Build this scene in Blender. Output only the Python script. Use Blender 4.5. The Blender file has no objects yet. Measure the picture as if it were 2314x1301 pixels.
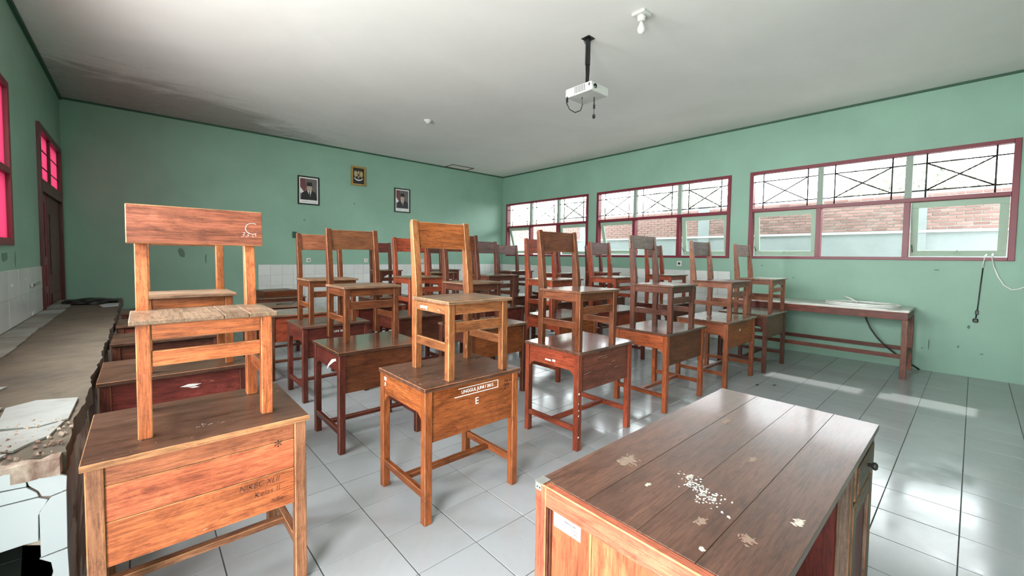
import bpy, bmesh, math, random
from mathutils import Vector, Matrix, Euler
random.seed(7)
SC = bpy.context.scene
COL = SC.collection
XL, XR, YF, YB, HC = -0.84, 7.66, -0.45, 8.97, 3.66      # room: left, right, front, back, ceiling

# ------------------------------------------------------------------ camera
F_PX, YAW, PITCH, ROLL, PCY = 936.4, 0.7308, -0.0430, 0.0128, 620.5
cam_d = bpy.data.cameras.new('camera'); cam = bpy.data.objects.new('camera', cam_d); COL.objects.link(cam)
cam_d.sensor_fit = 'HORIZONTAL'; cam_d.sensor_width = 36.0; cam_d.lens = F_PX/2314*36
cam_d.shift_y = (PCY-650.5)/2314; cam_d.clip_start = 0.02
fw = Vector((math.sin(YAW)*math.cos(PITCH), math.cos(YAW)*math.cos(PITCH), math.sin(PITCH)))
rt = Vector((math.cos(YAW), -math.sin(YAW), 0)); up = rt.cross(fw)
r2 = rt*math.cos(ROLL)+up*math.sin(ROLL); u2 = up*math.cos(ROLL)-rt*math.sin(ROLL)
M = Matrix((( r2.x, u2.x, -fw.x, 0), (r2.y, u2.y, -fw.y, 0), (r2.z, u2.z, -fw.z, 1.42), (0, 0, 0, 1)))
cam.matrix_world = M
SC.camera = cam

# ------------------------------------------------------------------ world, sun, daylight, exposure
w = bpy.data.worlds.new('world'); SC.world = w; w.use_nodes = True
bg = w.node_tree.nodes['Background']; bg.inputs[0].default_value = (0.93, 0.97, 1.0, 1); bg.inputs[1].default_value = 9.5
SC.view_settings.view_transform = 'Standard'; SC.view_settings.look = 'None'
SC.view_settings.exposure = 0.36; SC.view_settings.gamma = 1.0; SC.view_settings.use_curve_mapping = False
def area(name, loc, rot, sx, sy, power, col=(1, 1, 1)):
    l = bpy.data.lights.new(name, 'AREA'); l.shape = 'RECTANGLE'; l.size = sx; l.size_y = sy; l.energy = power; l.color = col
    o = bpy.data.objects.new(name, l); o.location = loc; o.rotation_euler = rot; COL.objects.link(o); return o
sun_d = bpy.data.lights.new('sun', 'SUN'); sun_d.energy = 3.6; sun_d.angle = math.radians(1.2); sun_d.color = (1, 0.97, 0.92)
sun = bpy.data.objects.new('sun', sun_d); COL.objects.link(sun)
sun.rotation_euler = Vector((-math.cos(math.radians(43)), 0.04, -math.sin(math.radians(43)))).to_track_quat('-Z', 'Y').to_euler()
# area lamps standing for daylight at the open front door and clear left panes
area('door_daylight', (XL-0.25, 0.35, 1.5), (0, math.radians(-90), 0), 2.6, 1.25, 120, (1, 0.98, 0.95))
area('window_fill', (XL-0.2, 2.3, 2.15), (0, math.radians(-80), 0), 1.3, 1.5, 150, (0.97, 1, 0.99))  # added lamp behind the unseen near window, gives the room extra fill

area('far_window_daylight', (XL-0.35, 3.7, 2.2), (0, math.radians(-70), math.radians(42)), 1.2, 1.2, 165, (1, 1, 0.98))

# ------------------------------------------------------------------ helpers
def tag(o, label=None, cat=None, group=None, kind=None):
    if label: o['label'] = label
    if cat: o['category'] = cat
    if group: o['group'] = group
    if kind: o['kind'] = kind
    return o
def thing(name, label, cat, loc=(0, 0, 0), rz=0, group=None):
    o = bpy.data.objects.new(name, None); COL.objects.link(o); o.location = loc; o.rotation_euler = (0, 0, rz)
    o.empty_display_size = 0.1
    return tag(o, label, cat, group)
def link(name, me, parent=None, kind=None):
    o = bpy.data.objects.new(name, me); COL.objects.link(o)
    if parent: o.parent = parent
    if kind: o['kind'] = kind
    return o
class MB:
    """collects solids into one mesh, with grain/tone attributes per solid"""
    def __init__(s): s.bm = bmesh.new(); s.g = s.bm.verts.layers.float_vector.new('grain'); s.t = s.bm.verts.layers.float.new('tone')
    def _fin(s, vs, L=None, M=None):
        off = Vector((random.uniform(0, 50), random.uniform(0, 50), random.uniform(0, 50))); tone = random.uniform(-1, 1)
        co = [v.co.copy() for v in vs]
        if L is None:
            ext = [max(c[i] for c in co)-min(c[i] for c in co) for i in range(3)]; L = ext.index(max(ext))
        Mi = M.to_3x3().inverted() if M else None
        for v in vs:
            c = (Mi @ v.co) if Mi else v.co
            a = (c[L], c[(L+1) % 3], c[(L+2) % 3])
            v[s.g] = Vector(a)+off; v[s.t] = tone
    def box(s, c, d, rot=None, bev=0.003, grain=None, mi=0, mb=1, seg=1):
        """c centre, d size"""
        R = Euler(rot).to_matrix().to_4x4() if rot else Matrix()
        r = bmesh.ops.create_cube(s.bm, size=1.0, matrix=Matrix.Translation(c) @ R @ Matrix.Diagonal((*d, 1)))
        vs = r['verts']; fs = list({f for v in vs for f in v.link_faces})
        for f in fs: f.material_index = mi
        if bev:
            es = list({e for v in vs for e in v.link_edges})
            old = set(s.bm.verts)-set(vs)
            rb = bmesh.ops.bevel(s.bm, geom=es+vs, offset=min(bev, min(d)*.3), segments=seg, affect='EDGES', profile=0.5, material=mb)
            vs = [v for v in s.bm.verts if v not in old]
        if grain is None: grain = list(d).index(max(d))
        s._fin(vs, grain, R if rot else None)
        return s
    def lo(s, a, b, **k):
        """box from corner a to corner b"""
        return s.box([(a[i]+b[i])/2 for i in range(3)], [abs(b[i]-a[i]) for i in range(3)], **k)
    def prism(s, pts, axis, a, b, mi=0, bev=0.0, mb=1):
        """2d outline pts extruded along axis between a and b"""
        def P(p, h):
            q = [0, 0, 0]; ax = [i for i in range(3) if i != axis]; q[ax[0]], q[ax[1]] = p; q[axis] = h; return q
        n = len(pts); v0 = [s.bm.verts.new(P(p, a)) for p in pts]; v1 = [s.bm.verts.new(P(p, b)) for p in pts]
        fs = [s.bm.faces.new(v0), s.bm.faces.new(v1[::-1])]
        for i in range(n): fs.append(s.bm.faces.new((v0[i], v1[i], v1[(i+1) % n], v0[(i+1) % n])))
        bmesh.ops.recalc_face_normals(s.bm, faces=fs)
        for f in fs: f.material_index = mi
        vs = v0+v1
        if bev:
            old = set(s.bm.verts)-set(vs)
            bmesh.ops.bevel(s.bm, geom=[e for e in {e for v in vs for e in v.link_edges} if e.calc_face_angle(0) > 0.6], offset=bev, segments=1, affect='EDGES', material=mb)
            vs = [v for v in s.bm.verts if v not in old]
        s._fin(vs); return s
    def tube(s, path, r, n=8, mi=0, cap=True):
        path = [Vector(p) for p in path]; rings = []; up0 = Vector((0, 0, 1))
        rr = r if isinstance(r, (list, tuple)) else [r]*len(path)
        for i, p in enumerate(path):
            d = (path[min(i+1, len(path)-1)]-path[max(i-1, 0)]).normalized()
            u = d.cross(up0); 
            if u.length < 1e-3: u = d.cross(Vector((1, 0, 0)))
            u.normalize(); v = d.cross(u)
            rings.append([s.bm.verts.new(p+rr[i]*(u*math.cos(2*math.pi*k/n)+v*math.sin(2*math.pi*k/n))) for k in range(n)])
        fs = []
        for a, b in zip(rings, rings[1:]):
            for k in range(n): fs.append(s.bm.faces.new((a[k], a[(k+1) % n], b[(k+1) % n], b[k])))
        if cap: fs.append(s.bm.faces.new(rings[0][::-1])); fs.append(s.bm.faces.new(rings[-1]))
        bmesh.ops.recalc_face_normals(s.bm, faces=fs)
        for f in fs: f.material_index = mi; f.smooth = len(f.verts) == 4
        s._fin([v for q in rings for v in q]); return s
    def lathe(s, prof, c=(0, 0, 0), n=20, mi=0, smooth=True):
        rings = [[s.bm.verts.new((c[0]+r*math.cos(2*math.pi*k/n), c[1]+r*math.sin(2*math.pi*k/n), c[2]+z)) for k in range(n)] for r, z in prof]
        fs = []
        for a, b in zip(rings, rings[1:]):
            for k in range(n): fs.append(s.bm.faces.new((a[k], a[(k+1) % n], b[(k+1) % n], b[k])))
        fs.append(s.bm.faces.new(rings[0][::-1])); fs.append(s.bm.faces.new(rings[-1]))
        bmesh.ops.recalc_face_normals(s.bm, faces=fs)
        for f in fs: f.material_index = mi; f.smooth = smooth and len(f.verts) == 4
        s._fin([v for q in rings for v in q]); return s
    def build(s, name, mats, parent=None, kind=None, loc=None):
        me = bpy.data.meshes.new(name); s.bm.to_mesh(me); s.bm.free()
        for m in (mats if isinstance(mats, (list, tuple)) else [mats]): me.materials.append(m)
        o = link(name, me, parent, kind)
        if loc: o.location = loc
        return o
def text(name, body, size, mat, parent, loc, rot, shear=0.0, ext=0.0006, sx=1.0, label=None, thin=0.0):
    c = bpy.data.curves.new(name, 'FONT'); c.offset = -thin; c.body = body; c.size = size; c.extrude = ext; c.shear = shear; c.resolution_u = 3
    o = bpy.data.objects.new(name, c); COL.objects.link(o)
    me = bpy.data.meshes.new_from_object(o.evaluated_get(bpy.context.evaluated_depsgraph_get())); bpy.data.objects.remove(o)
    me.materials.clear(); me.materials.append(mat)
    t = link(name, me, parent); t.location = loc; t.rotation_euler = rot; t.scale = (sx, 1, 1)
    if label: t['label'] = label
    return t

# ------------------------------------------------------------------ materials
def newmat(name):
    m = bpy.data.materials.new(name); m.use_nodes = True; nt = m.node_tree
    return m, nt, nt.nodes['Principled BSDF']
def N(nt, t, **k):
    n = nt.nodes.new(t)
    for a, b in k.items():
        if a in n.inputs.keys(): n.inputs[a].default_value = b
        else: setattr(n, a, b)
    return n
def ramp(nt, fac, stops):
    r = nt.nodes.new('ShaderNodeValToRGB'); e = r.color_ramp.elements
    while len(e) < len(stops): e.new(0.5)
    for i, (p, c) in enumerate(stops): e[i].position = p; e[i].color = (*c, 1) if len(c) == 3 else c
    nt.links.new(fac, r.inputs[0]); return r
def mixc(nt, fac, a, b, blend='MIX'):
    m = nt.nodes.new('ShaderNodeMix'); m.data_type = 'RGBA'; m.blend_type = blend
    for s, v in ((0, fac), (6, a), (7, b)):
        if hasattr(v, 'links') or hasattr(v, 'is_linked'): nt.links.new(v, m.inputs[s])
        elif s == 0: m.inputs[0].default_value = v
        else: m.inputs[s].default_value = (*v, 1) if len(v) == 3 else v
    return m.outputs[2]
def noise(nt, vec, scale, detail=4, rough=0.6, dist=0.0):
    n = N(nt, 'ShaderNodeTexNoise'); n.inputs['Scale'].default_value = scale; n.inputs['Detail'].default_value = detail
    n.inputs['Roughness'].default_value = rough; n.inputs['Distortion'].default_value = dist
    if vec is not None: nt.links.new(vec, n.inputs['Vector'])
    return n.outputs['Fac']
def bump(nt, bs, h, st=0.2, d=0.002):
    b = N(nt, 'ShaderNodeBump'); b.inputs['Strength'].default_value = st; b.inputs['Distance'].default_value = d
    nt.links.new(h, b.inputs['Height']); nt.links.new(b.outputs[0], bs.inputs['Normal'])
def plain(name, col, rough=0.6, metal=0.0, var=0.12, scale=8):
    m, nt, bs = newmat(name); tc = N(nt, 'ShaderNodeTexCoord')
    f = noise(nt, tc.outputs['Object'], scale, 4)
    r = ramp(nt, f, [(0.3, [c*(1-var) for c in col]), (0.7, [min(1, c*(1+var)) for c in col])])
    nt.links.new(r.outputs[0], bs.inputs['Base Color']); bs.inputs['Roughness'].default_value = rough; bs.inputs['Metallic'].default_value = metal
    return m
WC = {}
def wood(name, col, rough=0.42, worn=0.25, dark=0.55, scratch=(0.75, 0.6, 0.45), sc=0.0, spec=0.36, coat=0.0):
    """varnished wood; grain runs along each solid's length"""
    if name in WC: return WC[name]
    m, nt, bs = newmat(name); at = N(nt, 'ShaderNodeAttribute', attribute_name='grain'); tn = N(nt, 'ShaderNodeAttribute', attribute_name='tone')
    mp = N(nt, 'ShaderNodeMapping'); mp.inputs['Scale'].default_value = (2.0, 26, 26); nt.links.new(at.outputs['Vector'], mp.inputs[0])
    g = noise(nt, mp.outputs[0], 1.6, 6, 0.65, 0.7)
    mp2 = N(nt, 'ShaderNodeMapping'); mp2.inputs['Scale'].default_value = (3, 7, 7); nt.links.new(at.outputs['Vector'], mp2.inputs[0])
    g2 = noise(nt, mp2.outputs[0], 1.0, 3, 0.6)
    col = (col[0], col[1]*0.88, col[2]*0.85); d = [c*dark for c in col]; l = [min(1, c*1.35) for c in col]
    r = ramp(nt, g, [(0.28, d), (0.52, col), (0.78, l)])
    r2_ = ramp(nt, g2, [(0.3, (0.66, 0.60, 0.56)), (0.7, (1.14, 1.12, 1.1))])
    c = mixc(nt, 1.0, r.outputs[0], r2_.outputs[0], 'MULTIPLY')
    mpf = N(nt, 'ShaderNodeMapping'); mpf.inputs['Scale'].default_value = (9, 150, 150); nt.links.new(at.outputs['Vector'], mpf.inputs[0])
    gf = noise(nt, mpf.outputs[0], 1.2, 5, 0.75); rf = ramp(nt, gf, [(0.36, (0.52, 0.47, 0.44)), (0.55, (1.05, 1.05, 1.05))])
    c = mixc(nt, 1.0, c, rf.outputs[0], 'MULTIPLY')
    mpg = N(nt, 'ShaderNodeMapping'); mpg.inputs['Scale'].default_value = (5, 9, 9); nt.links.new(at.outputs['Vector'], mpg.inputs[0])
    gg = noise(nt, mpg.outputs[0], 2.2, 9, 0.8, 0.4); rg = ramp(nt, gg, [(0.50, (1, 1, 1)), (0.66, (0.5, 0.44, 0.42))])
    c = mixc(nt, 0.85, c, rg.outputs[0], 'MULTIPLY')
    tr = N(nt, 'ShaderNodeMapRange'); tr.inputs[1].default_value = -1; tr.inputs[2].default_value = 1; tr.inputs[3].default_value = 0.84; tr.inputs[4].default_value = 1.14
    nt.links.new(tn.outputs['Fac'], tr.inputs[0]); c = mixc(nt, 1.0, c, tr.outputs[0], 'MULTIPLY')
    mp3 = N(nt, 'ShaderNodeMapping'); mp3.inputs['Scale'].default_value = (8, 30, 30); nt.links.new(at.outputs['Vector'], mp3.inputs[0])
    s3 = noise(nt, mp3.outputs[0], 1.3, 8, 0.75, 0.3)
    th = 0.70-0.07*worn-sc*0.06
    s = ramp(nt, s3, [(th, (0, 0, 0)), (th+0.03, (1, 1, 1))])
    ms = N(nt, 'ShaderNodeMath', operation='MULTIPLY'); ms.inputs[1].default_value = 0.75; nt.links.new(s.outputs[0], ms.inputs[0])
    c = mixc(nt, ms.outputs[0], c, scratch)
    nt.links.new(c, bs.inputs['Base Color'])
    rr = N(nt, 'ShaderNodeMapRange'); rr.inputs[3].default_value = rough-0.08; rr.inputs[4].default_value = rough+0.15; nt.links.new(g2, rr.inputs[0]); nt.links.new(rr.outputs[0], bs.inputs['Roughness'])
    bs.inputs['Specular IOR Level'].default_value = spec
    if coat: bs.inputs['Coat Weight'].default_value = coat; bs.inputs['Coat Roughness'].default_value = 0.12
    bump(nt, bs, gf, 0.35, 0.0012); WC[name] = m; return m
def paint(name, col, rough=0.75, dirt=(0.3, 0.3, 0.27), amount=0.35, sc=1.3):
    m, nt, bs = newmat(name); gm = N(nt, 'ShaderNodeNewGeometry')
    a = noise(nt, gm.outputs['Position'], sc, 6, 0.6); b = noise(nt, gm.outputs['Position'], 14, 6, 0.7)
    r = ramp(nt, a, [(0.3, [c*0.9 for c in col]), (0.7, [min(1, c*1.08) for c in col])])
    d = ramp(nt, b, [(0.64, (0, 0, 0)), (0.8, (amount,)*3)])
    c = mixc(nt, d.outputs[0], r.outputs[0], dirt); nt.links.new(c, bs.inputs['Base Color']); bs.inputs['Roughness'].default_value = rough
    bump(nt, bs, b, 0.15, 0.003); return m
GREEN = paint('green_wall_paint', (0.25, 0.415, 0.32), 0.5, (0.2, 0.27, 0.22), 0.3)
DKGREEN = plain('dark_green_trim', (0.03, 0.09, 0.055), 0.6)
RED = paint('crimson_frame_paint', (0.19, 0.014, 0.03), 0.4, (0.08, 0.02, 0.02), 0.6)
MAROON = paint('maroon_door_paint', (0.09, 0.008, 0.01), 0.4, (0.05, 0.02, 0.02), 0.4)
SASHGREEN = paint('pale_green_sash_paint', (0.36, 0.50, 0.39), 0.5, (0.3, 0.28, 0.2), 0.5)
GREYGREEN = paint('grey_green_post_paint', (0.3, 0.36, 0.31), 0.6)
IRON = plain('dark_iron', (0.045, 0.04, 0.04), 0.5, 0.6)
WHITEP = plain('white_plastic', (0.66, 0.65, 0.63), 0.35, var=0.04)
BLACKP = plain('black_plastic', (0.012, 0.012, 0.013), 0.4, var=0.2)
CHALK = plain('white_paint_marks', (0.85, 0.84, 0.82), 0.8, var=0.05)
INK = plain('dark_marker_ink', (0.05, 0.02, 0.015), 0.6)
METAL = plain('worn_grey_metal', (0.55, 0.55, 0.52), 0.35, 0.8)
# ceiling: white boards with damp stains towards the back left
CEIL, nt, bs = newmat('stained_white_ceiling'); gm = N(nt, 'ShaderNodeNewGeometry')
a = noise(nt, gm.outputs['Position'], 0.6, 6, 0.6, 0.5); r = ramp(nt, a, [(0.3, (0.78, 0.745, 0.735)), (0.7, (0.86, 0.83, 0.82))])
sep = N(nt, 'ShaderNodeSeparateXYZ'); nt.links.new(gm.outputs['Position'], sep.inputs[0])
mp = N(nt, 'ShaderNodeMapping'); mp.inputs['Scale'].default_value = (0.55, 1.6, 1); nt.links.new(gm.outputs['Position'], mp.inputs[0])
b = noise(nt, mp.outputs[0], 1.5, 8, 0.7, 1.0)
my = N(nt, 'ShaderNodeMapRange'); my.inputs[1].default_value = 6.2; my.inputs[2].default_value = 8.97; nt.links.new(sep.outputs['Y'], my.inputs[0])
mx = N(nt, 'ShaderNodeMapRange'); mx.inputs[1].default_value = 4.2; mx.inputs[2].default_value = -0.3; nt.links.new(sep.outputs['X'], mx.inputs[0])
mm = N(nt, 'ShaderNodeMath', operation='MULTIPLY'); nt.links.new(my.outputs[0], mm.inputs[0]); nt.links.new(mx.outputs[0], mm.inputs[1])
ad = N(nt, 'ShaderNodeMath', operation='ADD'); nt.links.new(mm.outputs[0], ad.inputs[0]); nt.links.new(b, ad.inputs[1])
st = ramp(nt, ad.outputs[0], [(0.80, (0, 0, 0)), (1.25, (0.5,)*3)])
c = mixc(nt, st.outputs[0], r.outputs[0], (0.16, 0.13, 0.11))
mp4 = N(nt, 'ShaderNodeMapping'); mp4.inputs['Scale'].default_value = (1.2, 5, 1); nt.links.new(gm.outputs['Position'], mp4.inputs[0])
b2 = noise(nt, mp4.outputs[0], 1.2, 8, 0.75, 2.0); st2 = ramp(nt, b2, [(0.485, (0, 0, 0)), (0.5, (1, 1, 1)), (0.515, (0, 0, 0))])
m2 = N(nt, 'ShaderNodeMath', operation='MULTIPLY'); nt.links.new(st2.outputs[0], m2.inputs[0]); nt.links.new(mm.outputs[0], m2.inputs[1])
c = mixc(nt, m2.outputs[0], c, (0.2, 0.15, 0.12))
nt.links.new(c, bs.inputs['Base Color']); bs.inputs['Roughness'].default_value = 0.8; bump(nt, bs, b, 0.1, 0.004)
def tilemat(name, col, rough, dirt, amt, lo=0.55, hi=0.75, var=0.05, bmp=0.0):
    m, nt, bs = newmat(name); gm = N(nt, 'ShaderNodeNewGeometry'); oi = N(nt, 'ShaderNodeObjectInfo')
    a = noise(nt, gm.outputs['Position'], 2.6, 8, 0.65, 0.6); b = noise(nt, gm.outputs['Position'], 30, 4, 0.7)
    tr = N(nt, 'ShaderNodeMapRange'); tr.inputs[3].default_value = 1-var; tr.inputs[4].default_value = 1+var; nt.links.new(oi.outputs['Random'], tr.inputs[0])
    c = mixc(nt, 1.0, col, tr.outputs[0], 'MULTIPLY')
    d = ramp(nt, a, [(lo, (0, 0, 0)), (hi, (amt,)*3)]); c = mixc(nt, d.outputs[0], c, dirt)
    sp = ramp(nt, b, [(0.80, (0, 0, 0)), (0.86, (0.3,)*3)]); c = mixc(nt, sp.outputs[0], c, dirt)
    nt.links.new(c, bs.inputs['Base Color'])
    rr = N(nt, 'ShaderNodeMapRange'); rr.inputs[1].default_value = 0.3; rr.inputs[2].default_value = 0.8; rr.inputs[3].default_value = rough; rr.inputs[4].default_value = rough+0.22
    nt.links.new(a, rr.inputs[0]); nt.links.new(rr.outputs[0], bs.inputs['Roughness'])
    if bmp: bump(nt, bs, b, bmp, 0.002)
    return m
FTILE = tilemat('glossy_pale_floor_tile', (0.34, 0.352, 0.37), 0.07, (0.28, 0.27, 0.26), 0.55, 0.45, 0.75)
GROUT = plain('dark_grout', (0.07, 0.07, 0.065), 0.9)
LGROUT = plain('pale_grout', (0.45, 0.45, 0.42), 0.9)
WTILE = tilemat('white_wall_tile', (0.68, 0.69, 0.68), 0.12, (0.4, 0.4, 0.36), 0.3)
LTILE = tilemat('broken_white_tile', (0.43, 0.465, 0.49), 0.25, (0.45, 0.43, 0.40), 0.5)
DTILE = tilemat('dusty_tile', (0.26, 0.245, 0.22), 0.55, (0.12, 0.105, 0.085), 0.85, 0.4, 0.65, bmp=0.3)
CEMENT = tilemat('rough_brown_cement', (0.115, 0.088, 0.062), 0.8, (0.05, 0.042, 0.034), 0.8, 0.45, 0.7, bmp=0.9)
MORTAR = tilemat('crumbling_mortar', (0.42, 0.34, 0.28), 0.9, (0.16, 0.09, 0.07), 0.9, 0.48, 0.56, bmp=1.0)
BRICK = tilemat('pale_red_brick', (0.235, 0.135, 0.12), 0.9, (0.28, 0.22, 0.20), 0.7, var=0.25)
PLAST = paint('grey_outdoor_plaster', (0.22, 0.24, 0.245), 0.9, (0.13, 0.15, 0.14), 0.8, 2.5)
WPLAST = paint('white_outdoor_mortar', (0.48, 0.47, 0.46), 0.9)
# glass
GLASS, nt, bs = newmat('window_glass'); nt.nodes.remove(bs)
tr_ = N(nt, 'ShaderNodeBsdfTransparent'); tr_.inputs[0].default_value = (0.94, 0.97, 0.96, 1); gl = N(nt, 'ShaderNodeBsdfGlossy'); gl.inputs['Roughness'].default_value = 0.03
lw = N(nt, 'ShaderNodeLayerWeight'); pw = N(nt, 'ShaderNodeMath', operation='POWER'); nt.links.new(lw.outputs['Facing'], pw.inputs[0]); pw.inputs[1].default_value = 5.0; fr = N(nt, 'ShaderNodeMath', operation='MULTIPLY_ADD'); nt.links.new(pw.outputs[0], fr.inputs[0]); fr.inputs[1].default_value = 0.3; fr.inputs[2].default_value = 0.0; mx_ = N(nt, 'ShaderNodeMixShader')
nt.links.new(fr.outputs[0], mx_.inputs[0]); nt.links.new(tr_.outputs[0], mx_.inputs[1]); nt.links.new(gl.outputs[0], mx_.inputs[2]); nt.links.new(mx_.outputs[0], nt.nodes['Material Output'].inputs[0])
PINK, nt, bs = newmat('pink_translucent_pane'); nt.nodes.remove(bs)
a = N(nt, 'ShaderNodeBsdfTranslucent'); a.inputs[0].default_value = (0.34, 0.10, 0.165, 1); b = N(nt, 'ShaderNodeBsdfTransparent'); b.inputs[0].default_value = (0.5, 0.12, 0.16, 1)
mx_ = N(nt, 'ShaderNodeMixShader'); mx_.inputs[0].default_value = 0.12; nt.links.new(a.outputs[0], mx_.inputs[1]); nt.links.new(b.outputs[0], mx_.inputs[2]); nt.links.new(mx_.outputs[0], nt.nodes['Material Output'].inputs[0])
BULB, nt, bs = newmat('frosted_bulb_glass'); bs.inputs['Base Color'].default_value = (0.85, 0.85, 0.82, 1); bs.inputs['Transmission Weight'].default_value = 0.35; bs.inputs['Roughness'].default_value = 0.15

# wood palette
W_OR = wood('orange_varnished_wood', (0.50, 0.165, 0.06), 0.42, 0.5); W_OR2 = wood('amber_brown_wood', (0.33, 0.11, 0.032), 0.38, 0.4)
W_RED = wood('red_brown_wood', (0.33, 0.075, 0.035), 0.35, 0.5, scratch=(0.8, 0.65, 0.55)); W_BR = wood('medium_brown_wood', (0.165, 0.056, 0.022), 0.35, 0.15)
W_DK = wood('dark_brown_wood', (0.12, 0.045, 0.028), 0.35, 0.0); W_MAR = wood('maroon_brown_wood', (0.16, 0.04, 0.03), 0.33, 0.2)
W_GREY = wood('weathered_grey_wood', (0.26, 0.22, 0.20), 0.5, 0.1, spec=0.4)
T_DK = wood('dark_worn_desktop', (0.115, 0.064, 0.044), 0.27, 0.55, scratch=(0.42, 0.36, 0.3)); T_GL = wood('glossy_brown_desktop', (0.15, 0.085, 0.06), 0.16, 0.2, scratch=(0.4, 0.33, 0.28), spec=0.7, coat=0.9)
T_SEAT = wood('grey_brown_seat_board', (0.25, 0.185, 0.13), 0.35, 0.3); T_SEAT2 = wood('brown_seat_board', (0.20, 0.115, 0.075), 0.25, 0.1, spec=0.6, coat=0.8)
EDGE_L = wood('worn_light_edge', (0.55, 0.30, 0.14), 0.6, 0.5); EDGE_D = wood('worn_brown_edge', (0.36, 0.17, 0.085), 0.5, 0.3); EDGE_DK = wood('dark_edge', (0.17, 0.08, 0.05), 0.5, 0.1)
T_TCH = wood('purple_brown_tabletop', (0.115, 0.058, 0.038), 0.30, 0.25, 0.8, scratch=(0.30, 0.22, 0.18), spec=0.6, coat=0.25)

# ------------------------------------------------------------------ room shell
def wall_with_holes(name, axis, pos, thick, u0, u1, holes, mat, z1=HC):
    """axis 0: wall on plane X=pos spanning Y; thick signed outward"""
    m = MB(); us = sorted({u0, u1, *[h[0] for h in holes], *[h[1] for h in holes]})
    for a, b in zip(us, us[1:]):
        zs = [(0, z1)]
        for h in holes:
            if h[0] <= a and b <= h[1]:
                zs = [(0, h[2]), (h[3], z1)]
        for za, zb in zs:
            if zb-za < 1e-3: continue
            if axis == 0: m.lo((pos, a, za), (pos+thick, b, zb), bev=0)
            else: m.lo((a, pos, za), (b, pos+thick, zb), bev=0)
    return m.build(name, mat, kind='structure')
WIN = [(-0.31, 2.57), (2.87, 5.71), (5.95, 8.80)]; WZ = (1.445, 2.88)
wall_right = wall_with_holes('wall_right', 0, XR, 0.16, YF-.16, YB+.16, [(a, b, *WZ) for a, b in WIN], GREEN)
LW = (3.1, 5.62); LD = (7.0, 8.72); ND = (-0.35, 1.05); LW2 = (1.3, 2.9)
wall_left = wall_with_holes('wall_left', 0, XL, -0.16, YF-.16, YB+.16, [(*LW, 1.465, 2.86), (*LW2, 1.465, 2.86), (*LD, 0.0, 2.86), (*ND, 0.0, 2.86)], GREEN)
wall_back = wall_with_holes('wall_back', 1, YB, 0.16, XL-.16, XR+.16, [], GREEN)
wall_front = wall_with_holes('wall_front', 1, YF, -0.16, XL-.16, XR+.16, [], GREEN)
ceiling = MB().lo((XL-.16, YF-.16, HC), (XR+.16, YB+.16, HC+.06), bev=0).build('ceiling', CEIL, kind='structure')
floor = MB().lo((XL-.16, YF-.16, -0.14), (XR+.16, YB+.16, -0.004), bev=0).build('floor', GROUT, kind='structure')
# floor tiles
TS = 0.3208; gx, gy = 0.0055, 0.0042
tm = MB().box((0, 0, -0.005), (TS-gx, TS-gy, 0.010), bev=0.0012).bm
tme = bpy.data.meshes.new('floor_tile'); tm.to_mesh(tme); tm.free(); tme.materials.append(FTILE); tme.materials.append(FTILE)
tiles = []
i0 = math.floor((XL-0.899)/TS)-1
for i in range(i0, i0+32):
    for j in range(-3, 30):
        xa, xb = 0.899+i*TS, 0.899+(i+1)*TS; ya, yb = -0.003+j*TS, -0.003+(j+1)*TS
        xa2, xb2, ya2, yb2 = max(xa, XL), min(xb, XR), max(ya, YF), min(yb, YB)
        if xb2-xa2 < 0.02 or yb2-ya2 < 0.02: continue
        full = (xa2 == xa and xb2 == xb and ya2 == ya and yb2 == yb)
        cx, cy = (xa+xb)/2, (ya+yb)/2
        tiles.append((full, math.hypot(cx, cy) if cx*0.667+cy*0.745 > 0.3 else 99, xa2, xb2, ya2, yb2))
tiles.sort(key=lambda t: (not t[0], t[1])); rest = MB()
for k, (full, d, xa, xb, ya, yb) in enumerate(tiles):
    if full and k < 290:
        o = link('floor_tile', tme, floor); o.location = ((xa+xb)/2, (ya+yb)/2, random.uniform(-.0006, .0004)); o.rotation_euler = (random.uniform(-.0012, .0012), random.uniform(-.0012, .0012), 0)
    else: rest.lo((xa+gx/2, ya+gy/2, -0.010), (xb-gx/2, yb-gy/2, random.uniform(-.0006, .0004)), bev=0)
rest.build('floor_tiles', FTILE, floor, kind='stuff')
# cornice lines and skirting
def trim(n, a, b, mat=DKGREEN): return MB().lo(a, b, bev=0).build(n, mat, kind='structure')
trim('trim_1', (XL, YB-.02, HC-.028), (XR, YB, HC)); trim('trim_2', (XR-.02, YF, HC-.028), (XR, YB, HC)); trim('trim_3', (XL, YF, HC-.04), (XL+.03, YB, HC))
# wall tiles: back wall and far part of the right wall, 0.2 m; left wall above the ledge
def wall_tiles(parent, axis, pos, sgn, u0, u1, zs, du, name='wall_tile'):
    th = 0.008; n = 0; cache = {}
    back = MB()
    if axis == 1: back.lo((u0, pos, zs[0][0]), (u1, pos+sgn*0.004, zs[-1][1]), bev=0)
    else: back.lo((pos, u0, zs[0][0]), (pos+sgn*0.004, u1, zs[-1][1]), bev=0)
    back.build('tile_grout', LGROUT, parent)
    for za, zb in zs:
        u = u0
        while u < u1-0.02:
            ub = min(u+du, u1); key = (round(ub-u, 3), round(zb-za, 3))
            if key not in cache:
                d = (key[0]-.004, th, key[1]-.004) if axis == 1 else (th, key[0]-.004, key[1]-.004)
                b = MB().box((0, 0, 0), d, bev=0.0015).bm; me = bpy.data.meshes.new(name); b.to_mesh(me); b.free(); me.materials.append(WTILE); me.materials.append(WTILE); cache[key] = me
            o = link(name, cache[key], parent); c = (u+ub)/2; z = (za+zb)/2; q = pos+sgn*(th/2+.001+random.uniform(0, .001))
            o.location = (c, q, z) if axis == 1 else (q, c, z); u = ub; n += 1
    return n
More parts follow.
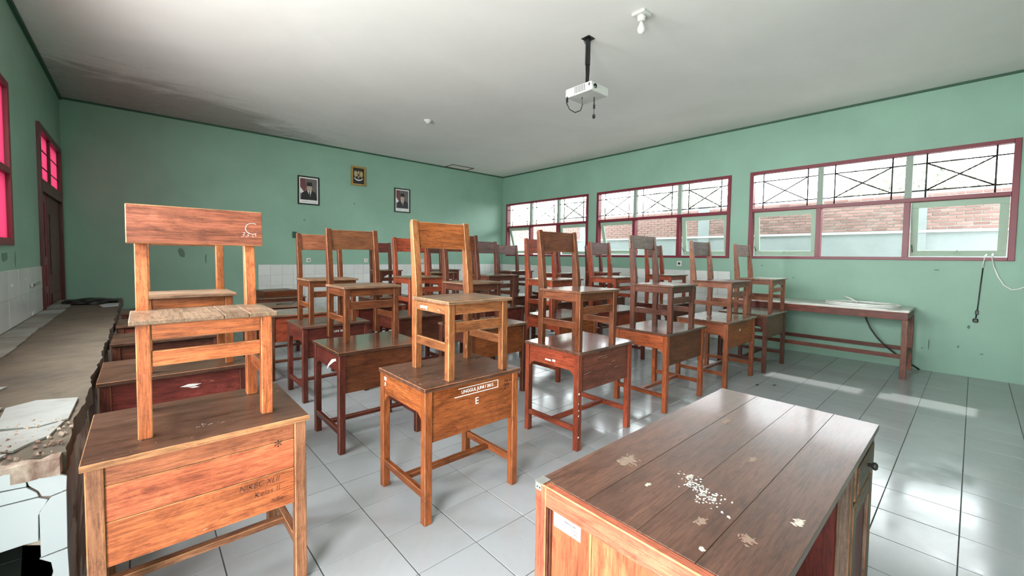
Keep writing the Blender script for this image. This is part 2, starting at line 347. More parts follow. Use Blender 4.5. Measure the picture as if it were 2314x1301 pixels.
zrows = [(k*0.2+0.014, k*0.2+0.214) for k in range(0, 6)]
wall_tiles(wall_back, 1, YB, -1, 1.64, XR-.01, zrows, 0.2)
wall_tiles(wall_right, 0, XR, -1, 2.84, YB-.01, zrows, 0.2)
wall_tiles(wall_left, 0, XL, 1, 3.0, 7.0, [(0.757, 1.0), (1.0, 1.25)], 0.4)
MB().lo((XR-.014, 2.825, 0), (XR, 2.84, 1.22), bev=0).build('trim_4', GREEN, kind='structure')

# ------------------------------------------------------------------ right windows
def tri_bar(m, a, b, r=0.009): m.tube([a, b], r, 6)
def window_right(n, y0, y1):
    root = bpy.data.objects.new('window_%d' % n, None); COL.objects.link(root); root['kind'] = 'structure'
    z0, z1 = WZ; xa, xb = XR-.025, XR+.09; t = 0.055; zt = 2.215; th = 0.05
    w_ = y1-y0; m1, m2 = y0+w_*0.328, y0+w_*0.665           # mullions
    f = MB(); f.lo((xa, y0, z0), (xb, y0+t, z1)); f.lo((xa, y1-t, z0), (xb, y1, z1)); f.lo((xa, y0+t, z1-t*.8), (xb, y1-t, z1)); f.lo((xa, y0+t, z0), (xb, y1-t, z0+t*.75))
    f.lo((xa, y0+t, zt), (xb, y1-t, zt+th))
    for m_ in (m1, m2): f.lo((xa, m_-.03, z0+t*.7), (xb, m_+.03, zt))
    f.build('window_frame', [RED, RED], root)
    for m_ in (m1, m2): MB().lo((xa+.03, m_-.035, zt+th), (xb-.01, m_+.035, z1-t*.8)).build('upper_post', [GREYGREEN, GREYGREEN], root)
    cells = [(y0+t, m1-.03), (m1+.03, m2-.03), (m2+.03, y1-t)]; cu = [(y0+t, m1-.035), (m1+.035, m2-.035), (m2+.035, y1-t)]
    for a, b in cu:
        g = MB(); x = XR+.05; za, zb = zt+th, z1-t*.8; h = zb-za; l1, l2 = za+h*.17, zb-h*.21; v1, v2 = a+(b-a)*.15, b-(b-a)*.15
        for l in (l1, l2): tri_bar(g, (x, a, l), (x, b, l))
        for v in (v1, v2): tri_bar(g, (x, v, za), (x, v, zb))
        tri_bar(g, (x, v1, l1), (x, v2, l2)); tri_bar(g, (x, v1, l2), (x, v2, l1)); g.build('iron_grille', IRON, root)
    # lower panes: side cells carry top-hung sashes swung outward, the middle one is fixed glass
    a, b = cells[1]; MB().lo((XR+.03, a, z0+t*.7), (XR+.034, b, zt), bev=0).build('pane', GLASS, root)
    for k, (a, b) in enumerate((cells[0], cells[2])):
        tilt = math.radians(((8, 6) if n == 1 else (7, 16))[k])
        sb = 0.075; H = zt-(z0+t*.75)-.012; W = b-a-.012
        for bars, nm, mt in (([((0, 0, -sb), (0.035, W, 0)), ((0, 0, -H), (0.035, W, -H+sb)), ((0, 0, -H+sb), (0.035, sb, -sb)), ((0, W-sb, -H+sb), (0.035, W, -sb))], 'sash', SASHGREEN), ([((0.014, sb, -H+sb), (0.018, W-sb, -sb))], 'pane', GLASS)):
            s = MB()
            for q0, q1 in bars: s.lo(q0, q1, bev=0.003 if nm == 'sash' else 0)
            if nm == 'sash': s.lo((-.012, W/2-.05, -H+sb*.45), (0, W/2+.05, -H+sb*.6)); s.box((-.02, W/2, -H+sb*.8), (0.01, 0.012, 0.06), rot=(0.6, 0, 0))
            o = s.build(nm, [mt, mt], root); o.location = (XR+.045, a+.006, zt-.006); o.rotation_euler = (0, -tilt, 0)
    # iron stay arm
    for a, b in (cells[0], cells[2]): MB().tube([(XR+.03, b-.03, z0+.2), (XR+.16, b-.03, z0+.09)], 0.005, 5).build('stay_arm', IRON, root)
for n, (a, b) in enumerate(WIN): window_right(n+1, a, b)

# ------------------------------------------------------------------ left window and doors
def left_window(n, y0, y1, glass=None):
    root = bpy.data.objects.new('window_%d' % n, None); COL.objects.link(root); root['kind'] = 'structure'
    xa, xb = XL-.1, XL+.02; z0, z1 = 1.465, 2.86; t = 0.06; f = MB(); zt = 2.1
    f.lo((xa, y0, z0), (xb, y0+t, z1)); f.lo((xa, y1-t, z0), (xb, y1, z1)); f.lo((xa, y0+t, z1-t), (xb, y1-t, z1)); f.lo((xa, y0+t, z0), (xb, y1-t, z0+t)); f.lo((xa, y0+t, zt-.03), (xb, y1-t, zt+.03))
    c = [y0+(y1-y0)*k/3 for k in (1, 2)]
    for m_ in c: f.lo((xa, m_-.03, z0+t), (xb, m_+.03, z1-t))
    f.build('window_frame', [RED, RED], root)
    es = [y0+t, c[0]-.03, c[0]+.03, c[1]-.03, c[1]+.03, y1-t]
    for k in range(3):
        for za, zb in ((z0+t, zt-.03), (zt+.03, z1-t)): MB().lo((XL-.014, es[2*k], za), (XL-.010, es[2*k+1], zb), bev=0).build('pane', glass or (GLASS if k < 2 else PINK), root)
left_window(4, *LW)
left_window(5, *LW2, glass=GLASS)  # unseen window, glazed clear to let the added fill lamp in
d1 = bpy.data.objects.new('door_1', None); COL.objects.link(d1); d1['kind'] = 'structure'
y0, y1 = LD; f = MB(); xa, xb = XL-.1, XL+.03; t = 0.07
f.lo((xa, y0, 0), (xb, y0+t, 2.86)); f.lo((xa, y1-t, 0), (xb, y1, 2.86)); f.lo((xa, y0+t, 2.79), (xb, y1-t, 2.86)); f.lo((xa, y0+t, 2.1), (xb, y1-t, 2.24)); f.lo((xa+.02, (y0+y1)/2-.03, 2.24), (xb-.02, (y0+y1)/2+.03, 2.79))
f.build('door_frame', [MAROON, MAROON], d1)
for a, b in ((y0+t, (y0+y1)/2-.03), ((y0+y1)/2+.03, y1-t)): MB().lo((XL-.018, a, 2.24), (XL-.014, b, 2.79), bev=0).build('pane', PINK, d1)
g = MB()
for z in (2.4, 2.6): tri_bar(g, (XL-.004, y0+t, z), (XL-.004, y1-t, z), 0.007)
g.build('iron_grille', IRON, d1)
ym = 7.0+0.62
lf = MB(); lf.lo((XL-.05, y0+t, 0.02), (XL-.01, y0+t+.09, 2.1)); lf.lo((XL-.05, ym-.09, 0.02), (XL-.01, ym, 2.1))
for z in (0.1, 0.95, 1.3, 2.05): lf.lo((XL-.05, y0+t+.09, z-.05), (XL-.01, ym-.09, z+.05))
leaf = lf.build('door_leaf', [RED, RED], d1)
MB().lo((XL-.035, y0+t+.09, 0.15), (XL-.028, ym-.09, 2.0), bev=0).build('door_pane', [GREYGREEN], leaf)
rl = MB().lo((XL-.05, ym+.01, 0.02), (XL-.005, y1-t, 2.1))
for z in (0.5, 1.5): rl.lo((XL-.005, ym+.15, z-.38), (XL+.003, y1-t-.15, z+.38))
rl.build('door_leaf', [MAROON, MAROON], d1)
MB().lo((XL+.012, 6.3, 1.055), (XL+.03, 6.75, 1.085)).lo((XL, 6.35, 1.05), (XL+.03, 6.4, 1.09)).build('door_bolt', [METAL, METAL], d1)
# doorway by the camera, out of the frame
d2 = bpy.data.objects.new('door_2', None); COL.objects.link(d2); d2['kind'] = 'structure'
f = MB(); y0, y1 = ND; f.lo((xa, y0, 0), (xb, y0+t, 2.86)); f.lo((xa, y1-t, 0), (xb, y1, 2.86)); f.lo((xa, y0+t, 2.79), (xb, y1-t, 2.86)); f.build('door_frame', [RED, RED], d2)

# ------------------------------------------------------------------ outdoors (right side)
SOIL = plain('pale_outdoor_ground', (0.45, 0.43, 0.38), 0.95, scale=2)
MB().lo((-14, -14, -0.4), (26, 26, -0.15), bev=0).build('outdoor_ground', SOIL, kind='structure')
XO = 10.6
ow = MB().lo((XO, -4.0, -0.15), (XO+.12, 15, 1.97), bev=0).build('outdoor_wall', PLAST, kind='structure')
MB().lo((XO+.02, -4.0, 1.97), (XO+.11, 15, 2.70), bev=0).build('mortar_core', WPLAST, ow)
MB().lo((XO-.03, -4.0, 1.955), (XO+.10, 15, 2.0), bev=0).build('mortar_band', WPLAST, ow)
for yb_ in (0.75, 4.6, 8.4): MB().lo((XO-.02, yb_-.14, -0.15), (XO+.14, yb_+.14, 2.74), bev=0).build('pillar', PLAST, ow)
bb = MB().box((0, 0, 0), (0.09, 0.188, 0.046), bev=0.004).bm; bme = bpy.data.meshes.new('brick'); bb.to_mesh(bme); bb.free(); bme.materials.append(BRICK); bme.materials.append(BRICK)
far = MB(); nb = 0
for r_ in range(11):
    y = -0.95+(0.1 if r_ % 2 else 0)
    while y < 14:
        z = 2.035+r_*.06; x = XO+.045+random.uniform(-.006, .006)
        if y < 4.4 and nb < 290: o = link('brick', bme, ow); o.location = (x, y, z); o.rotation_euler = (0, 0, random.uniform(-.02, .02)); nb += 1
        else: far.box((x, y, z), (0.09, 0.188, 0.046), bev=0)
        y += 0.2
far.build('bricks', BRICK, ow, kind='stuff')
# unseen eave added over the windows, sized to trim sun into thin floor streaks
MB().box((XR+0.92, 4.26, 3.50), (1.60, 11.5, 0.06), rot=(0, 0.05, 0), bev=0).build('sun_limiting_eave', WHITEP, kind='structure')
# trees behind the wall
LEAF = tilemat('sunlit_leaf', (0.30, 0.32, 0.27), 0.6, (0.4, 0.4, 0.36), 0.5); BARK = plain('pale_bark', (0.3, 0.25, 0.2), 0.9)
def tree(x, y, zc, r, n, label):
    t = thing('tree', label, 'tree', (x, y, -0.15), 0, 'trees behind the brick wall')
    MB().tube([(0, 0, 0), (.05, .03, zc*.5), (0, 0, zc)], [.09, .07, .04], 8).build('trunk', BARK, t)
    bm = bmesh.new()
    for _ in range(n):
        d = Vector((random.gauss(0, 1), random.gauss(0, 1), random.gauss(0, 1))).normalized()*r*random.random()**.4
        c = Vector((d.x, d.y*1.7, zc+.15+d.z*.7)); q = Euler((random.uniform(0, 6), random.uniform(0, 6), random.uniform(0, 6))).to_matrix(); s = random.uniform(.07, .13)
        vs = [bm.verts.new(c+q @ Vector(p)*s) for p in ((-1, 0, 0), (-.2, .4, .1), (1, 0, 0), (-.2, -.4, .1))]; bm.faces.new(vs)
    me = bpy.data.meshes.new('foliage'); bm.to_mesh(me); bm.free(); me.materials.append(LEAF); link('foliage', me, t, 'stuff')
tree(12.9, 1.0, 3.2, .8, 700, 'small leafy tree above the outdoor brick wall, seen through the nearest window')
tree(13.2, 6.2, 3.3, .9, 700, 'small leafy tree above the outdoor brick wall, seen through the middle window')
tree(12.8, 10.4, 3.1, .9, 600, 'small leafy tree outside, seen through the farthest window')

# ------------------------------------------------------------------ school desk and chair builders
TZ = 0.735
def desk(x, y, w_, d, side, front, top, edge, label, rz=0, planks=1, fz=0.43, bracket=True, cols=None, legm=None):
    t = thing('school_desk', label, 'desk', (x, y, 0), rz, 'single wooden school desks in rows')
    legm = legm or side; e = EDGE_DK if edge is None else edge; L = .045; h = TZ-.022
    # top of boards
    tp = MB(); nb_ = 1; bd = (d+.015)/nb_
    for k in range(nb_): tp.lo((-.01, -.015+k*bd+.0006, h), (w_+.01, -.015+(k+1)*bd-.0006, TZ), bev=.0025)
    tp.build('desktop', [top, edge], t)
    for xx in (0, w_-L):
        for yy in (0, d-L): MB().lo((xx, yy, 0), (xx+L, yy+L, h)).build('leg', [legm, e], t)
    for s in (0, 1):
        xa = .008 if s == 0 else w_-.028; y0_, y1_ = L, d-L; zb, zt_ = .585, h
        if bracket: pts = [(y0_, zt_), (y0_, zb-.05), (y0_+.02, zb-.02), (y0_+.05, zb), (y1_-.05, zb), (y1_-.02, zb-.02), (y1_, zb-.05), (y1_, zt_)]
        else: pts = [(y0_, zt_), (y0_, zb), (y1_, zb), (y1_, zt_)]
        MB().prism(pts, 0, xa, xa+.02).build('side_apron', [side], t)
        MB().lo((xa-.004, L, .135), (xa+.024, d-L, .175)).build('side_stretcher', [legm, e], t)
    zs = [fz+(h-fz)*k/planks for k in range(planks+1)] if planks < 3 else [fz, fz+.155, fz+.155+.125, h]
    for a, b in zip(zs, zs[1:]):
        i = zs.index(a); MB().lo((L, .012, a+.001), (w_-L, .030, b-.001), bev=.0025).build('front_board', [(cols or [front]*4)[i], e], t)
    MB().lo((.03, d/2-.02, .14), (w_-.03, d/2+.02, .168)).build('centre_stretcher', [legm, e], t)
    MB().lo((L, .03, .575), (w_-L, d-.05, .588)).build('book_shelf', [side, e], t)
    MB().lo((L, d-.03, .64), (w_-L, d-.012, h)).build('rear_apron', [side, e], t)
    return t
def chair(x, y, z, w_, d, frame, seat, back, label, rz=0, style='between', edge=None, arch=False, bt=.905, boards=(0, 1)):
    """origin at front-left foot; backrest at +Y"""
    t = thing('school_chair', label, 'chair', (x, y, z), rz, 'wooden school chairs standing on the desks')
    e = edge or EDGE_D; L = .042; sh = .44; ox = .018
    for u, v in zip(boards, boards[1:]): MB().lo((-ox+(w_+2*ox)*u+.0004, -.022, sh-.018), (-ox+(w_+2*ox)*v-.0004, d-L*.6, sh+(.0008 if u else 0)), grain=1 if len(boards) > 2 else None).build('seat' if len(boards) == 2 else 'seat_board', [seat, e if len(boards) == 2 else seat], t)
    for xx in (0, w_-L):
        MB().lo((xx, 0, 0), (xx+L, L, sh-.018)).build('front_leg', [frame, e], t)
        rk = .035; m = MB(); ph = bt if style == 'between' else bt-.02
        m.prism([(d-L, 0), (d+.004, 0), (d+.008, sh), (d+rk, ph-.015), (d+rk-.012, ph), (d+rk-.028, ph), (d-L+.005, sh+.16), (d-L-.010, sh+.02), (d-L-.006, sh-.1)], 0, xx, xx+L, bev=.0025)
        m.build('rear_post', [frame, e], t)
    ap = MB()
    if arch: ap.prism([(L, sh-.018), (L, sh-.16), (L+.05, sh-.10), (w_/2-.05, sh-.075), (w_/2+.05, sh-.075), (w_-L-.05, sh-.10), (w_-L, sh-.16), (w_-L, sh-.018)], 1, .008, .028)
    else: ap.lo((L, .008, sh-.078), (w_-L, .028, sh-.018))
    ap.build('front_apron', [frame, e], t)
    for xx in (.006, w_-.026):
        MB().lo((xx, L, sh-.078), (xx+.02, d-L, sh-.018)).build('side_apron', [frame, e], t)
        MB().lo((xx, L, .155), (xx+.02, d-L, .205)).build('side_rail', [frame, e], t)
    MB().lo((L, .010, .262), (w_-L, .030, .320)).build('front_rail', [frame, e], t)
    MB().lo((L, d-L*.8, sh-.07), (w_-L, d-L*.4, sh-.018)).build('rear_apron', [frame, e], t)
    if style == 'between': bb_ = ((L-.002, -.009, -.082), (w_-L+.002, .009, .082), d+.004)
    elif style == 'wide': bb_ = ((-.025, -.010, -.082), (w_+.03, .010, .082), d-.032)
    else: bb_ = ((-.012, -.012, -.066), (w_+.012, .012, .066), d+.020)
    a, b, yc = bb_; zc = bt-.092 if style != 'cap' else bt-.066
    o = MB().lo(a, b).build('backrest', [back, e], t); o.location = (0, yc+(.010 if style == 'between' else 0), zc); o.rotation_euler = (-.075, 0, 0)
    return t

# ------------------------------------------------------------------ front row
A = desk(-0.15, 1.885, .665, .565, W_OR, W_OR, T_DK, EDGE_L, 'large orange desk with three-plank front and brown scribbles, beside the broken tiled ledge', planks=3, fz=.36, cols=[W_OR, wood('salmon_orange_plank', (0.58, 0.175, 0.08), .45, .2), wood('reddish_top_plank', (0.40, 0.15, 0.07), .45, .2), W_OR], legm=wood('worn_brown_leg', (0.34, 0.17, 0.09), .5, .5), bracket=False)
MB().lo((-.0095, -.0168, TZ-.020), (.6745, -.0152, TZ-.002), bev=0).build('front_edging', [EDGE_L], A)
for b_, s_, px, pz in (('NIKBC XLII', .036, .42, .475), ('Kelas II', .032, .47, .435), ('nike', .028, .53, .395)): text('scribble', b_, s_, INK, A, (px, .0112, pz), (math.radians(90), random.uniform(-.05, .05), 0), .25, sx=.8 if px < .45 else 1, label='dark handwritten scribble', thin=.0008)
text('scribble', '*', .07, INK, A, (.545, .0112, .60), (math.radians(90), 0, 0))
chair(-0.02, 2.0, TZ, .435, .37, W_OR, T_SEAT, wood('reddish_backrest_board', (0.34, 0.12, 0.07), .4, .35), 'orange chair with wide overhanging red-brown backrest on the scribbled orange desk by the ledge', style='wide', edge=EDGE_L, bt=.895, boards=(0, .60, .78, 1))
AC = [o for o in COL.objects if o.name.startswith('school_chair')][0]
text('scribble', 'C', .085, CHALK, AC, (.385, .3165, .775), (math.radians(85.7), 0, 0), label='white scrawl', thin=.0032); text('scribble', '33 o', .035, CHALK, AC, (.372, .3155, .762), (math.radians(85.7), 0, 0), .3, label='white scrawl', thin=.0012)
def flecks(parent, cx, cy, z, rx, ry, n, r0=.001, r1=.004):
    m = MB()
    for k in range(n):
        r_ = random.uniform(r0, r1); x = cx+random.gauss(0, rx); y = cy+random.gauss(0, ry)
        m.prism([(x+r_*random.uniform(.5, 1.8)*math.cos(q), y+r_*math.sin(q)*random.uniform(.5, 1.3)) for q in (0, 1.2, 2.4, 3.6, 4.9)], 2, z-.0004, z+.0003)
    return m.build('paint_flecks', [FLECK], parent, kind='stuff')
FLECK = plain('dull_pale_paint', (.34, .30, .26), .8, var=.3)
flecks(A, .36, .13, TZ, .04, .012, 14); flecks(A, .60, .44, TZ, .02, .03, 30); flecks(A, .15, .06, TZ, .08, .03, 10, .001, .002)
E_ = desk(1.08, 1.865, .655, .54, W_OR2, W_OR2, T_DK, EDGE_D, 'amber desk with white stencil and letter E on its front board, in the front row')
flecks(E_, .25, .10, TZ, .14, .05, 16, .001, .003); flecks(E_, .02, .2, TZ, .01, .12, 24, .001, .003)
text('stencil_text', 'UNGGUL JUNI / 2015', .027, CHALK, E_, (.235, .0112, .655), (math.radians(90), 0, 0), sx=.92, label='white stencilled lettering')
MB().lo((.215, .0095, .684), (.500, .0112, .687), bev=0).lo((.190, .0095, .640), (.500, .0112, .644), bev=0).lo((.498, .0095, .642), (.501, .0112, .686), bev=0).build('stencil_border', [CHALK], E_)
text('painted_letter', 'E', .055, CHALK, E_, (.33, .0112, .575), (math.radians(90), 0, 0), label='white painted letter E')
text('painted_number', '798', .034, CHALK, E_, (.0062, .515, .665), (math.radians(90), 0, math.radians(-90)), label='white painted marks')
text('painted_number', '1.9', .034, CHALK, E_, (.0062, .515, .632), (math.radians(90), 0, math.radians(-90)), label='white painted marks')
text('scribble', '7k# XI\nAgus\nnk 3', .022, INK, E_, (.545, .0112, .66), (math.radians(90), 0, 0), .2, label='dark handwritten scribble')
EC = chair(1.235, 1.885, TZ, .425, .405, wood('honey_brown_wood', (0.29, 0.12, 0.045), .42, .8), T_SEAT, W_OR2, 'honey-coloured chair on the desk marked with a white E', edge=EDGE_L)
text('scribble', 'ammy', .035, CHALK, EC, (.0055, .32, .375), (math.radians(90), 0, math.radians(-90)), .2, label='white scrawl')
F_ = desk(2.35, 1.885, .70, .56, W_RED, wood('scratched_brown_board', (0.20, 0.07, 0.045), .35, .6, scratch=(.6, .5, .42)), T_GL, EDGE_DK, 'red-brown desk with scratched front board, front row just behind the teacher desk corner')
sc_ = MB()
for px, pz, l_, a_ in ((.30, .66, .12, -.05), (.33, .645, .07, -.08), (.12, .56, .09, -.1), (.45, .60, .05, -.15), (.40, .58, .04, .1), (.50, .55, .06, -.12), (.22, .70, .10, 0), (.36, .50, .02, 0)): sc_.box((px, .0112, pz), (l_, .0008, .0028), rot=(0, a_, 0), bev=0)
sc_.build('scratches', [plain('pale_scratch', (.30, .19, .14), .7, var=.4, scale=40)], F_)
for zz, s in ((.30, .006), (.26, .007), (.10, .008), (.35, .005), (.42, .009)): MB().lo((.004, -.0006, zz), (.004+s*1.6, .0, zz+s*1.4), bev=0).build('paint_chip', [CHALK], F_)
MB().lo((.0064, .28, .615), (.008, .34, .627), bev=0).box((.0075, .25, .625), (.001, .03, .016), bev=0).build('paint_chip', [CHALK], F_)
chair(2.375, 1.905, TZ, .465, .42, W_BR, T_SEAT2, W_BR, 'brown chair with pointed posts on the scratched red-brown desk', edge=EDGE_D)
G_ = desk(3.555, 1.835, .775, .56, wood('orange_red_wood', (0.40, 0.115, 0.04), .35, .2), W_BR, T_GL, EDGE_DK, 'orange-red desk with a plain brown front board, fourth in the front row')
chair(3.63, 1.845, TZ, .47, .43, W_DK, T_SEAT2, W_GREY, 'dark chair with a grey capped backrest, fourth in the front row', style='cap', edge=EDGE_DK, bt=.915)
H_ = desk(4.75, 1.765, .84, .58, wood('orange_brown_wood2', (0.36, 0.12, 0.05), .38, .2), W_OR2, T_SEAT2, EDGE_D, 'brown desk with a warped light top edge, fifth in the front row')
text('painted_letter', '11', .04, CHALK, H_, (.36, .0112, .60), (math.radians(90), 0, 0), .3, label='two white strokes')
chair(4.88, 1.79, TZ, .52, .46, wood('pinkish_brown_wood', (0.27, 0.115, 0.065), .38, .1), W_DK, W_GREY, 'dark-seated chair with grey backrest, fifth in the front row', edge=EDGE_D)
I_ = desk(5.80, 1.70, .78, .58, W_DK, wood('olive_brown_board', (0.17, 0.10, 0.06), .4, .1), T_GL, EDGE_DK, 'dark desk at the right end of the front row, next to the long wall table')
chair(6.10, 1.74, TZ, .55, .46, wood('warm_brown_wood', (0.28, 0.10, 0.045), .38, .1), T_SEAT2, wood('pinkish_grey_backrest', (0.36, 0.25, 0.22), .4, .1), 'chair with arched apron and pinkish backrest at the right end of the front row', edge=EDGE_D, arch=True)

# ------------------------------------------------------------------ second row
A2 = desk(-0.175, 3.02, .665, .56, W_MAR, wood('dusky_red_board', (0.26, 0.055, 0.045), .35, .5), T_DK, EDGE_D, 'maroon desk behind the large orange desk, its front board chipped', bracket=False)
for p_ in ([(.33, .645), (.37, .655), (.43, .648), (.40, .640), (.37, .638)], [(.37, .634), (.40, .637), (.42, .630), (.39, .628)]): MB().prism(p_, 1, .010, .0115).build('paint_chip', [CHALK], A2)
chair(0.0, 3.08, TZ, .425, .40, W_OR2, T_SEAT, W_BR, 'brown chair seen through the legs of the orange chair, second row')
D_ = desk(1.02, 2.94, .65, .57, W_MAR, W_BR, T_GL, EDGE_D, 'brown glossy-topped desk with chipped side, second row behind the desk marked E')
MB().prism([(.08, .66), (.13, .645), (.22, .60), (.28, .56), (.25, .60), (.17, .655), (.09, .675)], 0, .0062, .0085).build('paint_chip', [CHALK], D_)
chair(1.155, 3.20, TZ, .445, .41, W_BR, T_SEAT, wood('walnut_backrest', (0.20, 0.085, 0.04), .35, .1), 'brown chair with straight posts on the glossy desk behind the E desk', edge=EDGE_D)
desk(2.29, 3.13, .73, .55, W_DK, W_OR2, T_SEAT, EDGE_D, 'brown desk in the second row right behind the honey-coloured chair')
chair(2.22, 3.12, TZ, .43, .38, W_DK, T_SEAT, W_BR, 'dark chair whose grey-brown seat shows right of the honey-coloured chair', edge=EDGE_DK)
desk(3.50, 3.10, .70, .56, W_RED, W_OR2, T_GL, EDGE_D, 'red-brown desk seen between the legs of the scratched desk chair, second row')
chair(3.33, 3.06, TZ, .50, .42, W_RED, T_SEAT2, W_RED, 'red-brown chair directly behind the chair with pointed posts', edge=EDGE_D)
desk(4.55, 3.05, .72, .55, W_MAR, W_RED, T_GL, EDGE_DK, 'maroon desk second row, behind the grey-capped chair')
chair(4.50, 3.04, TZ, .47, .42, W_RED, T_SEAT2, wood('dusty_mauve_backrest', (0.24, 0.13, 0.12), .35, .1), 'red chair with mauve backrest left of the grey-capped chair', edge=EDGE_DK)
desk(5.80, 3.0, .74, .55, W_MAR, W_DK, T_GL, EDGE_DK, 'dark desk second row near the right wall, under the middle window')
chair(5.93, 3.04, TZ, .50, .42, W_RED, T_SEAT2, wood('pinkish_brown_backrest', (0.3, 0.15, 0.11), .4, .1), 'chair with pinkish backrest peeking out right of the grey-capped backrest', edge=EDGE_DK)
# ------------------------------------------------------------------ third row
desk(-0.17, 4.25, .66, .52, W_DK, W_DK, T_DK, EDGE_DK, 'dark desk without a chair, third from the camera beside the ledge')
R3 = desk(1.125, 4.2, .64, .56, W_MAR, W_MAR, T_DK, EDGE_DK, 'dark maroon desk with slim legs, behind the glossy second-row desk')
text('stencil_text', 'JUNI 2015', .03, CHALK, R3, (.28, .0112, .65), (math.radians(90), 0, 0), label='white stencilled lettering')
chair(1.215, 4.30, TZ, .455, .42, W_BR, T_SEAT, wood('scratched_backrest', (0.26, 0.10, 0.05), .4, .5), 'brown chair with a pale scratch across its backrest, leftmost of the third-row chairs', edge=EDGE_D)
desk(2.10, 4.2, .70, .56, W_MAR, W_DK, T_DK, EDGE_DK, 'dark desk with no gap to the honey chair left post, third row')
chair(2.26, 4.25, TZ, .47, .41, W_RED, T_SEAT2, W_RED, 'red-orange chair with rounded backrest corners left of the honey-coloured chair', arch=True)
desk(3.30, 4.2, .70, .56, W_DK, W_MAR, T_GL, EDGE_DK, 'dark desk third row under the mauve-backed dark chair')
chair(3.39, 4.24, TZ, .48, .41, W_DK, T_SEAT2, wood('plum_backrest', (0.16, 0.10, 0.095), .35, 0), 'dark chair with plum backrest right of the honey-coloured chair, third row', edge=EDGE_DK)
desk(4.70, 4.2, .70, .56, W_DK, W_DK, T_GL, EDGE_DK, 'dark desk third row framed by the chair with pointed posts')
chair(4.80, 4.24, TZ, .42, .41, W_MAR, T_SEAT2, W_MAR, 'maroon chair seen through the frame of the chair with pointed posts')
desk(5.82, 4.2, .70, .56, W_DK, W_DK, T_GL, EDGE_DK, 'dark desk third row close to the right wall')
chair(5.94, 4.24, TZ, .45, .41, W_MAR, T_SEAT2, wood('pink_brown_backrest2', (0.32, 0.2, 0.17), .4, .1), 'maroon chair by the pillar between the middle and farthest windows')
# ------------------------------------------------------------------ fourth row
desk(-0.17, 5.25, .66, .52, W_DK, W_MAR, T_DK, EDGE_DK, 'dark desk without a chair, fourth from the camera beside the ledge')
desk(1.05, 5.15, .70, .56, W_DK, W_RED, T_SEAT2, EDGE_D, 'red-fronted desk with no chair, right of the orange chair seat')
desk(2.05, 5.3, .70, .56, W_RED, W_MAR, T_SEAT2, EDGE_D, 'brown desk fourth row, seen through the glossy-desk chair')
desk(3.30, 5.3, .70, .56, W_DK, W_MAR, T_SEAT2, EDGE_DK, 'dark desk fourth row, visible through the honey-coloured chair back')
chair(3.18, 5.34, TZ, .44, .40, W_DK, T_SEAT2, W_DK, 'dark chair seen through the open back of the honey-coloured chair')
desk(4.65, 5.3, .70, .56, W_DK, W_DK, T_GL, EDGE_DK, 'dark desk fourth row below the farthest window')
chair(4.78, 5.34, TZ, .50, .40, W_DK, T_SEAT2, wood('dusty_mauve_backrest2', (0.25, 0.16, 0.15), .35, .1), 'dark chair with mauve backrest against the farthest window, left of the red-brown chair', edge=EDGE_DK, arch=True)
desk(5.80, 5.3, .70, .56, W_DK, W_DK, T_GL, EDGE_DK, 'dark desk fourth row beside the right wall')
# ------------------------------------------------------------------ back rows
desk(-0.17, 6.3, .66, .52, W_DK, W_MAR, T_DK, EDGE_DK, 'dark desk without a chair, fifth from the camera beside the ledge')
desk(1.02, 6.05, .70, .56, W_DK, W_DK, T_SEAT, EDGE_DK, 'dark desk with a pale top behind the red-fronted desk')
desk(1.30, 7.3, .70, .56, W_DK, W_DK, T_SEAT, EDGE_DK, 'dark desk near the tiled back wall carrying the wooden drawer')
desk(2.75, 6.42, .70, .56, W_DK, W_MAR, T_SEAT, EDGE_DK, 'dark desk near the back wall, fifth row, left of the honey-coloured chair')
chair(2.90, 6.46, TZ, .38, .40, W_DK, T_SEAT2, W_MAR, 'small dark chair with arched apron near the back wall, behind the walnut backrest', edge=EDGE_DK, arch=True)
desk(3.95, 6.4, .70, .56, W_DK, W_MAR, T_SEAT2, EDGE_DK, 'dark desk fifth row, behind the honey-coloured chair')
chair(4.02, 6.44, TZ, .42, .40, W_MAR, T_SEAT2, W_MAR, 'maroon chair farthest back behind the honey-coloured chair', arch=True)
desk(5.25, 6.4, .70, .56, W_DK, W_MAR, T_SEAT2, EDGE_DK, 'dark desk fifth row under the farthest window')
# drawer lying on a back desk
dr = thing('wooden_drawer', 'brown shallow wooden drawer lying on a back-row desk near the tiled wall', 'drawer', (1.42, 7.34, TZ), .15)
MB().lo((0, 0, 0), (.5, .42, .012)).build('bottom_board', [W_DK, EDGE_DK], dr)
for a, b in (((0, 0, .012), (.5, .015, .09)), ((0, .405, .012), (.5, .42, .09)), ((0, .015, .012), (.015, .405, .09)), ((.485, .015, .012), (.5, .405, .09))): MB().lo(a, b).build('drawer_side', [W_BR, EDGE_DK], dr)
MB().lo((.0, .0, .09), (.5, .42, .102)).build('lid_board', [T_SEAT, EDGE_DK], dr)
cb = MB().tube([(1.35+.06*k, 6.25+.05*math.sin(k*1.3), TZ+.006+(.07*max(0, math.sin(k*.55-1.2)) if k > 3 else 0)) for k in range(6)], .006, 6).build('cable', BLACKP)
tag(cb, 'black cable trailing over a back desk in front of the wooden drawer', 'cable')

